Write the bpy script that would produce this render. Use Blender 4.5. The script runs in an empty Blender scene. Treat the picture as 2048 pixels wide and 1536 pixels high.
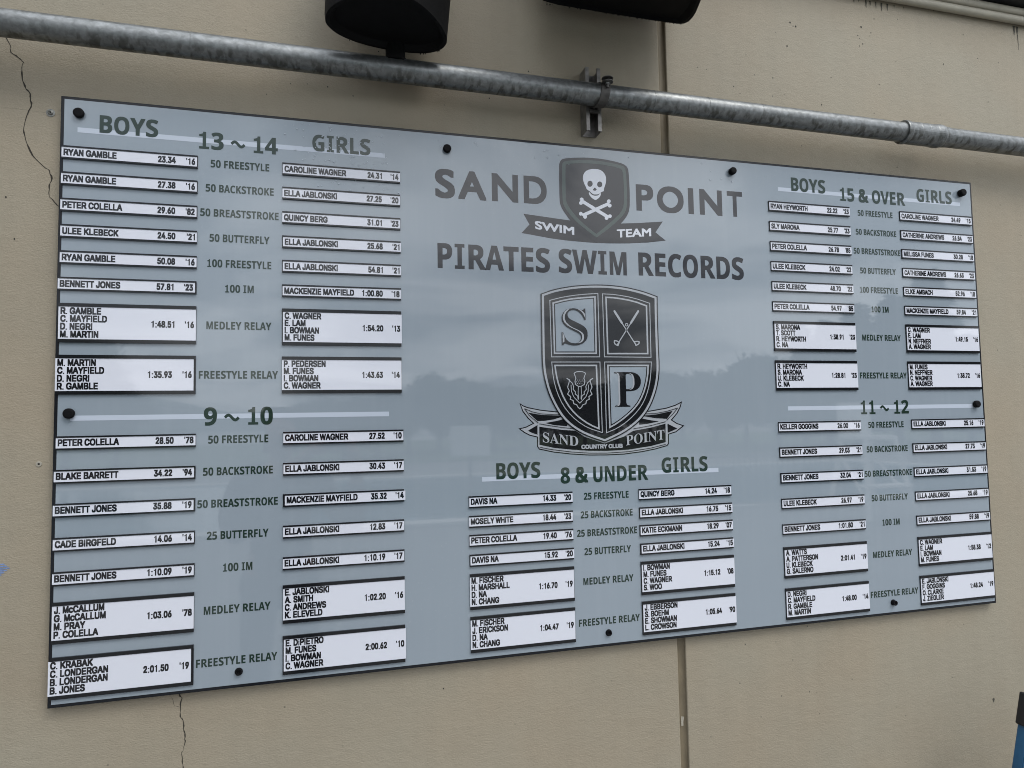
import bpy, bmesh, math, random, json
from mathutils import Vector, Matrix
from mathutils.geometry import tessellate_polygon
random.seed(7)
SC = bpy.context.scene
COL = SC.collection
R = math.radians

# ---------------------------------------------------------------- camera
cam_data = bpy.data.cameras.new('camera')
cam = bpy.data.objects.new('camera', cam_data)
COL.objects.link(cam)
cam_data.sensor_fit = 'HORIZONTAL'
cam_data.sensor_width = 36.0
cam_data.lens = 23.331034759501794
cam_data.clip_start = 0.02
cam_data.clip_end = 3000
cam.matrix_world = Matrix([[0.96656789, 0.00239646, -0.25639965, 0.5604848], [-0.25575963, -0.06221145, -0.96473662, -1.55969081], [-0.01826295, 0.99806011, -0.05951868, 0.55308463], [0.0, 0.0, 0.0, 1.0]])
SC.camera = cam

# ---------------------------------------------------------------- sky
SUN_EL, SUN_AZ = R(52), R(32)          # azimuth measured from the view out of the wall (-Y) towards +X
world = bpy.data.worlds.new('World')
SC.world = world
world.use_nodes = True
wt = world.node_tree
for n in list(wt.nodes): wt.nodes.remove(n)
def wn(t, **k):
    n = wt.nodes.new(t)
    for a, b in k.items(): setattr(n, a, b)
    return n
w_out = wn('ShaderNodeOutputWorld'); w_bg = wn('ShaderNodeBackground')
w_bg.inputs[1].default_value = 0.10
w_sky = wn('ShaderNodeTexSky', sky_type='NISHITA')
w_sky.sun_disc = False
w_sky.sun_elevation = SUN_EL
w_sky.sun_rotation = R(180) - SUN_AZ
w_sky.air_density = 1.2; w_sky.dust_density = 2.5
tc = wn('ShaderNodeTexCoord'); sp = wn('ShaderNodeSeparateXYZ')
wt.links.new(tc.outputs['Generated'], sp.inputs[0])
zc = wn('ShaderNodeMath', operation='MAXIMUM'); zc.inputs[1].default_value = 0.0
wt.links.new(sp.outputs[2], zc.inputs[0])
za = wn('ShaderNodeMath', operation='ADD'); za.inputs[1].default_value = 0.16
wt.links.new(zc.outputs[0], za.inputs[0])
dx = wn('ShaderNodeMath', operation='DIVIDE'); dy = wn('ShaderNodeMath', operation='DIVIDE')
wt.links.new(sp.outputs[0], dx.inputs[0]); wt.links.new(za.outputs[0], dx.inputs[1])
wt.links.new(sp.outputs[1], dy.inputs[0]); wt.links.new(za.outputs[0], dy.inputs[1])
cb = wn('ShaderNodeCombineXYZ')
wt.links.new(dx.outputs[0], cb.inputs[0]); wt.links.new(dy.outputs[0], cb.inputs[1]); cb.inputs[2].default_value = 7.2
nz = wn('ShaderNodeTexNoise'); nz.inputs['Scale'].default_value = 0.95; nz.inputs['Detail'].default_value = 8
nz.inputs['Roughness'].default_value = 0.55; nz.inputs['Distortion'].default_value = 0.5
wt.links.new(cb.outputs[0], nz.inputs['Vector'])
cr = wn('ShaderNodeValToRGB')
cr.color_ramp.elements[0].position = 0.43; cr.color_ramp.elements[0].color = (0.50, 0.55, 0.62, 1)
cr.color_ramp.elements[1].position = 0.58; cr.color_ramp.elements[1].color = (1.50, 1.54, 1.60, 1)
wt.links.new(nz.outputs['Fac'], cr.inputs[0])
cs = wn('ShaderNodeVectorMath', operation='SCALE'); cs.inputs['Scale'].default_value = 14.8
wt.links.new(cr.outputs[0], cs.inputs[0])
grd = wn('ShaderNodeMath', operation='MULTIPLY_ADD'); grd.inputs[1].default_value = 1.0; grd.inputs[2].default_value = 0.76   # an overcast sky is brighter overhead
wt.links.new(zc.outputs[0], grd.inputs[0])
gm = wn('ShaderNodeMath', operation='MULTIPLY'); gm.inputs[1].default_value = 14.8
wt.links.new(grd.outputs[0], gm.inputs[0]); wt.links.new(gm.outputs[0], cs.inputs['Scale'])
mx = wn('ShaderNodeMixRGB'); mx.inputs[0].default_value = 0.88
wt.links.new(w_sky.outputs[0], mx.inputs[1]); wt.links.new(cs.outputs[0], mx.inputs[2])
wt.links.new(mx.outputs[0], w_bg.inputs[0]); wt.links.new(w_bg.outputs[0], w_out.inputs[0])

# ---------------------------------------------------------------- sun behind thin cloud
sun_d = bpy.data.lights.new('sun', 'SUN'); sun_d.energy = 1.5; sun_d.angle = R(25); sun_d.color = (1.0, 0.96, 0.90)
sun = bpy.data.objects.new('sun', sun_d); COL.objects.link(sun)
to_sun = Vector((math.sin(SUN_AZ) * math.cos(SUN_EL), -math.cos(SUN_AZ) * math.cos(SUN_EL), math.sin(SUN_EL)))
sun.rotation_euler = to_sun.to_track_quat('Z', 'Y').to_euler()

SC.view_settings.view_transform = 'Standard'
SC.view_settings.look = 'None'
SC.view_settings.exposure = 0.0
SC.view_settings.gamma = 1.0
SC.view_settings.use_curve_mapping = False
SC.render.engine = 'CYCLES'
SC.cycles.filter_width = 1.0

# ---------------------------------------------------------------- materials
def mat(name, col, rough=0.6, metal=0.0, spec=0.5, noise=None, bump=None, coat=0.0):
    """noise=(scale, amount[, detail]) varies the colour, bump=(scale, strength, distance)"""
    m = bpy.data.materials.new(name); m.use_nodes = True
    nt = m.node_tree; b = nt.nodes['Principled BSDF']
    b.inputs['Base Color'].default_value = (*col, 1)
    b.inputs['Roughness'].default_value = rough
    b.inputs['Metallic'].default_value = metal
    b.inputs['Specular IOR Level'].default_value = spec
    b.inputs['Coat Weight'].default_value = coat
    t = nt.nodes.new('ShaderNodeTexCoord')
    if noise:
        n = nt.nodes.new('ShaderNodeTexNoise'); n.inputs['Scale'].default_value = noise[0]
        n.inputs['Detail'].default_value = noise[2] if len(noise) > 2 else 5
        nt.links.new(t.outputs['Object'], n.inputs['Vector'])
        r = nt.nodes.new('ShaderNodeMapRange')
        r.inputs[1].default_value = 0.3; r.inputs[2].default_value = 0.7
        r.inputs[3].default_value = 1 - noise[1]; r.inputs[4].default_value = 1 + noise[1]
        nt.links.new(n.outputs['Fac'], r.inputs[0])
        s = nt.nodes.new('ShaderNodeVectorMath'); s.operation = 'SCALE'
        s.inputs[0].default_value = col
        nt.links.new(r.outputs[0], s.inputs['Scale']); nt.links.new(s.outputs[0], b.inputs['Base Color'])
    if bump:
        n2 = nt.nodes.new('ShaderNodeTexNoise'); n2.inputs['Scale'].default_value = bump[0]; n2.inputs['Detail'].default_value = 4
        nt.links.new(t.outputs['Object'], n2.inputs['Vector'])
        bp = nt.nodes.new('ShaderNodeBump'); bp.inputs['Strength'].default_value = bump[1]; bp.inputs['Distance'].default_value = bump[2]
        nt.links.new(n2.outputs['Fac'], bp.inputs['Height']); nt.links.new(bp.outputs[0], b.inputs['Normal'])
    return m

def wall_material():
    m = bpy.data.materials.new('painted_concrete'); m.use_nodes = True
    nt = m.node_tree; b = nt.nodes['Principled BSDF']; N = nt.nodes.new; Lk = nt.links.new
    t = N('ShaderNodeTexCoord')
    def noise(scale, det, sx=1, sz=1, rough=0.55):
        mp = N('ShaderNodeMapping'); mp.inputs['Scale'].default_value = (sx, 1, sz)
        n = N('ShaderNodeTexNoise'); n.inputs['Scale'].default_value = scale; n.inputs['Detail'].default_value = det
        n.inputs['Roughness'].default_value = rough
        Lk(t.outputs['Object'], mp.inputs[0]); Lk(mp.outputs[0], n.inputs['Vector']); return n.outputs['Fac']
    def rng(src, a, b_, c, d):
        r = N('ShaderNodeMapRange')
        for i, v in enumerate((a, b_, c, d)): r.inputs[i + 1].default_value = v
        Lk(src, r.inputs[0]); return r.outputs[0]
    def mul(a, b_):
        n = N('ShaderNodeMath'); n.operation = 'MULTIPLY'; Lk(a, n.inputs[0]); Lk(b_, n.inputs[1]); return n.outputs[0]
    big = rng(noise(1.7, 5), .3, .7, .96, 1.04)
    mid = rng(noise(11, 6), .3, .7, .985, 1.015)
    streak = rng(noise(9, 7, 3.6, .22), .40, .72, 1.008, .972)
    fac = mul(mul(big, mid), streak)
    tint = N('ShaderNodeMixRGB'); tint.inputs[1].default_value = (*(.284,.243,.180), 1); tint.inputs[2].default_value = (*(.278,.250,.192), 1)
    Lk(rng(noise(2.3, 3), .35, .65, 0, 1), tint.inputs[0])
    s = N('ShaderNodeVectorMath'); s.operation = 'SCALE'; Lk(tint.outputs[0], s.inputs[0]); Lk(fac, s.inputs['Scale'])
    # small pores
    v = N('ShaderNodeTexVoronoi'); v.inputs['Scale'].default_value = 26; Lk(t.outputs['Object'], v.inputs['Vector'])
    pore = rng(v.outputs['Distance'], .035, .06, 0, 1)
    keep = rng(noise(3.1, 3), .52, .6, 1, 0)
    mxp = N('ShaderNodeMath'); mxp.operation = 'MAXIMUM'; Lk(pore, mxp.inputs[0]); Lk(keep, mxp.inputs[1])
    pm = N('ShaderNodeMixRGB'); pm.inputs[1].default_value = (.075, .068, .055, 1); Lk(s.outputs[0], pm.inputs[2]); Lk(mxp.outputs[0], pm.inputs[0])
    Lk(pm.outputs[0], b.inputs['Base Color'])
    b.inputs['Roughness'].default_value = .62; b.inputs['Specular IOR Level'].default_value = .35
    h1 = noise(230, 5, 1, 2.0); h2 = noise(34, 5, 1, 1.6); h3 = noise(6, 3)
    def add(a, ka, c, kc):
        x = N('ShaderNodeMath'); x.operation = 'MULTIPLY_ADD'; Lk(a, x.inputs[0]); x.inputs[1].default_value = ka
        y = N('ShaderNodeMath'); y.operation = 'MULTIPLY'; Lk(c, y.inputs[0]); y.inputs[1].default_value = kc
        Lk(y.outputs[0], x.inputs[2]); return x.outputs[0]
    hh = add(h1, .62, add(h2, .62, h3, .9), 1.0)
    bp = N('ShaderNodeBump'); bp.inputs['Strength'].default_value = .55; bp.inputs['Distance'].default_value = .0026
    Lk(hh, bp.inputs['Height']); Lk(bp.outputs[0], b.inputs['Normal'])
    return m

def pipe_material():
    m = bpy.data.materials.new('galvanised_steel'); m.use_nodes = True
    nt = m.node_tree; b = nt.nodes['Principled BSDF']; N = nt.nodes.new; Lk = nt.links.new
    t = N('ShaderNodeTexCoord')
    def noise(scale, det, sc=(1, 1, 1), dist=0):
        mp = N('ShaderNodeMapping'); mp.inputs['Scale'].default_value = sc
        n = N('ShaderNodeTexNoise'); n.inputs['Scale'].default_value = scale; n.inputs['Detail'].default_value = det; n.inputs['Distortion'].default_value = dist
        Lk(t.outputs['Object'], mp.inputs[0]); Lk(mp.outputs[0], n.inputs['Vector']); return n.outputs['Fac']
    r = N('ShaderNodeValToRGB'); e = r.color_ramp.elements
    e[0].position = .32; e[0].color = (.14, .147, .147, 1); e[1].position = .70; e[1].color = (.245, .255, .258, 1)
    Lk(noise(85, 9, (.8, 1, 1), .6), r.inputs[0])
    # dirt blotches with their own shape gathered on the underside
    sx = N('ShaderNodeSeparateXYZ'); Lk(t.outputs['Object'], sx.inputs[0])
    low = N('ShaderNodeMapRange'); low.inputs[1].default_value = .006; low.inputs[2].default_value = -.02; low.inputs[3].default_value = 0; low.inputs[4].default_value = 1
    Lk(sx.outputs[2], low.inputs[0])
    dn = N('ShaderNodeMapRange'); dn.inputs[1].default_value = .50; dn.inputs[2].default_value = .62; dn.inputs[4].default_value = .7; Lk(noise(75, 8, (1.0, .5, .5), .2), dn.inputs[0])
    mu = N('ShaderNodeMath'); mu.operation = 'MULTIPLY'; Lk(low.outputs[0], mu.inputs[0]); Lk(dn.outputs[0], mu.inputs[1])
    mx_ = N('ShaderNodeMixRGB'); mx_.inputs[2].default_value = (.055, .052, .042, 1); Lk(mu.outputs[0], mx_.inputs[0]); Lk(r.outputs[0], mx_.inputs[1])
    Lk(mx_.outputs[0], b.inputs['Base Color'])
    b.inputs['Metallic'].default_value = .75
    rr = N('ShaderNodeMapRange'); rr.inputs[1].default_value = .3; rr.inputs[2].default_value = .7; rr.inputs[3].default_value = .46; rr.inputs[4].default_value = .34
    Lk(noise(60, 8, (.8, 1, 1)), rr.inputs[0]); Lk(rr.outputs[0], b.inputs['Roughness'])
    bp = N('ShaderNodeBump'); bp.inputs['Strength'].default_value = .2; bp.inputs['Distance'].default_value = .0008
    Lk(noise(160, 6, (.8, 1, 1)), bp.inputs['Height']); Lk(bp.outputs[0], b.inputs['Normal'])
    return m

GL = .022   # gloss of the laminated board
M = {
 'wall': wall_material(),
 'sealant': mat('sealant', (.165, .135, .088), .6, noise=(22, .14), bump=(60, .5, .002)),
 'crack': mat('crack', (.028, .024, .018), .9),
 'pit': mat('pit', (.02, .018, .015), .9),
 'stain': mat('stain', (.05, .046, .035), .8, noise=(90, .5)),
 'bluepaint': mat('blue_paint', (.13, .20, .38), .5, noise=(120, .4)),
 'black_edge': mat('black_laminate', (.012, .013, .015), GL, spec=.58),
 'frame': mat('black_frame', (.009, .010, .013), .12, spec=.3),
 'holder': mat('black_holder', (.008, .009, .011), .08, spec=.42),
 'face': mat('grey_face', (.240,.283,.325), GL, spec=.72, noise=(1.3, .02)),
 'white': mat('white_plate', (.60,.62,.69), GL, spec=.58),
 'barwhite': mat('pale_print', (.44, .49, .57), GL, spec=.58),
 'print_green': mat('green_print', (.018, .034, .026), GL, spec=.58),
 'print_grey': mat('charcoal_print', (.010, .011, .015), GL, spec=.58),
 'print_black': mat('black_print', (.010, .011, .013), GL, spec=.58),
 'print_band': mat('dull_green_print', (.045, .068, .062), GL, spec=.58),
 'print_light': mat('light_print', (.58,.61,.67), GL, spec=.58),
 'crest_light': mat('crest_grey', (.33, .35, .38), GL, spec=.58),
 'crest_field': mat('crest_field', (.240,.283,.325), GL, spec=.58),
 'knob': mat('black_knob', (.003, .003, .004), .6, spec=.12, bump=(200, .2, .001)),
 'pipe': pipe_material(),
 'strut': mat('strut_steel', (.23, .22, .21), .45, .7, noise=(60, .3)),
 'clamp': mat('clamp_steel', (.10, .095, .09), .5, .6, noise=(50, .35)),
 'bolt': mat('bolt_zinc', (.55, .56, .55), .3, .9),
 'speaker': mat('speaker_plastic', (.0035, .0035, .004), .75, spec=.2, bump=(320, .5, .001)),
 'beigepipe': mat('beige_conduit', (.36, .335, .27), .5, noise=(18, .12), bump=(50, .25, .001)),
 'flashing': mat('dark_flashing', (.02, .02, .02), .6, noise=(9, .3)),
 'screw': mat('screw_metal', (.20, .20, .185), .4, .6, noise=(200, .25)),
 'plug': mat('plastic_plug', (.31, .29, .24), .5),
 'bluefibre': mat('blue_fibreglass', (.013, .085, .185), .42, noise=(14, .2), bump=(90, .2, .001)),
 'rubber': mat('black_rubber', (.008, .008, .01), .6),
 'alu': mat('aluminium', (.5, .5, .5), .4, .8),
 'drop': mat('water_drop', (.42, .47, .53), .03),
 'deck': mat('deck_concrete', (.125, .125, .12), .55, noise=(1.2, .15), bump=(30, .3, .004)),
 'coping': mat('pool_coping', (.62, .62, .60), .5, noise=(3, .06)),
 'water': mat('pool_water', (.02, .10, .13), .04, bump=(2.2, .25, .05)),
 'lake': mat('lake_water', (.05, .07, .09), .15, bump=(.6, .3, .1)),
 'leaf': mat('leaf', (.035, .055, .025), .6, noise=(1.5, .45)),
 'needle': mat('needle', (.020, .036, .024), .7, noise=(1.5, .45)),
 'bark': mat('bark', (.07, .055, .04), .9, noise=(8, .3)),
 'hill': mat('hill', (.10, .13, .13), .9, noise=(.02, .3)),
 'lawn': mat('lawn', (.05, .085, .03), .9, noise=(.8, .3)),
 'iron': mat('dark_iron', (.03, .03, .03), .5),
 'whitewood': mat('white_wood', (.75, .75, .73), .5, noise=(6, .05)),
 'jacket': mat('dark_jacket', (.018, .02, .026), .8, bump=(40, .4, .004)),
 'trousers': mat('dark_trousers', (.02, .022, .028), .85),
 'skin': mat('skin', (.45, .27, .2), .5),
 'hair': mat('brown_hair', (.04, .025, .015), .7),
 'shoe': mat('black_shoe', (.012, .012, .012), .5),
 'phone': mat('phone_black', (.01, .01, .012), .15),
}

# ---------------------------------------------------------------- helpers
def link(name, me, m=None, parent=None):
    o = bpy.data.objects.new(name, me); COL.objects.link(o)
    if m is not None and me.materials.get(m.name) is None: me.materials.append(m)
    if parent is not None: o.parent = parent
    return o
def tag(o, label=None, cat=None, group=None, kind=None):
    if label: o['label'] = label
    if cat: o['category'] = cat
    if group: o['group'] = group
    if kind: o['kind'] = kind
    return o
def thing(name, label, cat, loc=(0, 0, 0), group=None):
    o = bpy.data.objects.new(name, None); COL.objects.link(o); o.location = loc; o.empty_display_size = .1
    return tag(o, label, cat, group)
def bm_to(name, bm, m, parent=None, smooth=False, bevel=0.0, seg=2):
    me = bpy.data.meshes.new(name)
    bmesh.ops.recalc_face_normals(bm, faces=bm.faces)
    bm.to_mesh(me); bm.free()
    if smooth:
        for p in me.polygons: p.use_smooth = True
    o = link(name, me, m, parent)
    if bevel:
        b = o.modifiers.new('bevel', 'BEVEL'); b.width = bevel; b.segments = seg; b.limit_method = 'ANGLE'
    return o
def add_box(bm, x0, x1, y0, y1, z0, z1):
    v = [bm.verts.new(p) for p in ((x0, y0, z0), (x1, y0, z0), (x1, y1, z0), (x0, y1, z0), (x0, y0, z1), (x1, y0, z1), (x1, y1, z1), (x0, y1, z1))]
    for f in ((0, 1, 2, 3), (4, 5, 6, 7), (0, 1, 5, 4), (1, 2, 6, 5), (2, 3, 7, 6), (3, 0, 4, 7)): bm.faces.new([v[i] for i in f])
def box(name, x0, x1, y0, y1, z0, z1, m, parent=None, bevel=0.0):
    bm = bmesh.new(); add_box(bm, x0, x1, y0, y1, z0, z1); return bm_to(name, bm, m, parent, bevel=bevel)
def add_lathe(bm, prof, org, axis, seg=24, cap=True):
    """prof = [(distance along axis, radius)]"""
    axis = Vector(axis).normalized(); u = axis.orthogonal().normalized(); w = axis.cross(u); org = Vector(org)
    rings = []
    for d, r in prof:
        rings.append([bm.verts.new(org + axis * d + (u * math.cos(a) + w * math.sin(a)) * r) for a in (2 * math.pi * k / seg for k in range(seg))])
    for a, b in zip(rings, rings[1:]):
        for k in range(seg): bm.faces.new((a[k], a[(k + 1) % seg], b[(k + 1) % seg], b[k]))
    if cap:
        bm.faces.new(rings[0]); bm.faces.new(rings[-1])
def add_tube(bm, a, b, r, r2=None, seg=12):
    a, b = Vector(a), Vector(b); add_lathe(bm, [(0, r), ((b - a).length, r if r2 is None else r2)], a, b - a, seg)
def add_prism(bm, pts, z0, z1, sc=1.0, off=(0, 0)):
    n = len(pts); cx = sum(p[0] for p in pts) / n; cy = sum(p[1] for p in pts) / n
    lo = [bm.verts.new((x, y, z0)) for x, y in pts]
    hi = [bm.verts.new((cx + (x - cx) * sc + off[0], cy + (y - cy) * sc + off[1], z1)) for x, y in pts]
    bm.faces.new(lo); bm.faces.new(hi)
    for i in range(n): bm.faces.new((lo[i], lo[(i + 1) % n], hi[(i + 1) % n], hi[i]))
def flat(name, groups, y, m, parent=None):
    """groups: list of loop lists in board coordinates (x, z); first loop outer, others holes"""
    vs, fs = [], []
    for loops in groups:
        L = [[Vector((x, z, 0)) for x, z in l] for l in loops]
        b = len(vs)
        for l in L: vs += [(v.x, y, v.y) for v in l]
        for t in tessellate_polygon(L): fs.append([b + i for i in t])
    me = bpy.data.meshes.new(name); me.from_pydata(vs, [], fs)
    bm = bmesh.new(); bm.from_mesh(me)
    for f in bm.faces:
        if f.normal.y > 0: f.normal_flip()
    bm.to_mesh(me); bm.free()
    return link(name, me, m, parent)

def face_wear(m):
    nt = m.node_tree; b = nt.nodes['Principled BSDF']; N = nt.nodes.new; Lk = nt.links.new
    t = N('ShaderNodeTexCoord')
    def noise(scale, det, sx, sz):
        mp = N('ShaderNodeMapping'); mp.inputs['Scale'].default_value = (sx, 1, sz); n = N('ShaderNodeTexNoise')
        n.inputs['Scale'].default_value = scale; n.inputs['Detail'].default_value = det
        Lk(t.outputs['Object'], mp.inputs[0]); Lk(mp.outputs[0], n.inputs['Vector']); return n.outputs['Fac']
    a = N('ShaderNodeMapRange'); a.inputs[1].default_value = .5; a.inputs[2].default_value = .75; a.inputs[3].default_value = 0; a.inputs[4].default_value = .045
    Lk(noise(8, 8, 5, .30), a.inputs[0])
    d = N('ShaderNodeMapRange'); d.inputs[1].default_value = .62; d.inputs[2].default_value = .72; d.inputs[3].default_value = 0; d.inputs[4].default_value = .12
    Lk(noise(150, 4, 1, 1), d.inputs[0])
    pm = N('ShaderNodeMapRange'); pm.inputs[1].default_value = .50; pm.inputs[2].default_value = .66; Lk(noise(2.2, 4, 1, 1), pm.inputs[0])
    dm = N('ShaderNodeMath'); dm.operation = 'MULTIPLY'; Lk(d.outputs[0], dm.inputs[0]); Lk(pm.outputs[0], dm.inputs[1])
    s = N('ShaderNodeMath'); s.operation = 'ADD'; Lk(a.outputs[0], s.inputs[0]); Lk(dm.outputs[0], s.inputs[1])
    x = N('ShaderNodeMixRGB'); x.inputs[2].default_value = (.46, .50, .54, 1); Lk(s.outputs[0], x.inputs[0])
    src = b.inputs['Base Color'].links[0].from_socket; Lk(src, x.inputs[1]); Lk(x.outputs[0], b.inputs['Base Color'])
    r = N('ShaderNodeMapRange'); r.inputs[1].default_value = 0; r.inputs[2].default_value = .12; r.inputs[3].default_value = GL; r.inputs[4].default_value = .045
    Lk(s.outputs[0], r.inputs[0]); Lk(r.outputs[0], b.inputs['Roughness'])
face_wear(M['face'])

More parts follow.
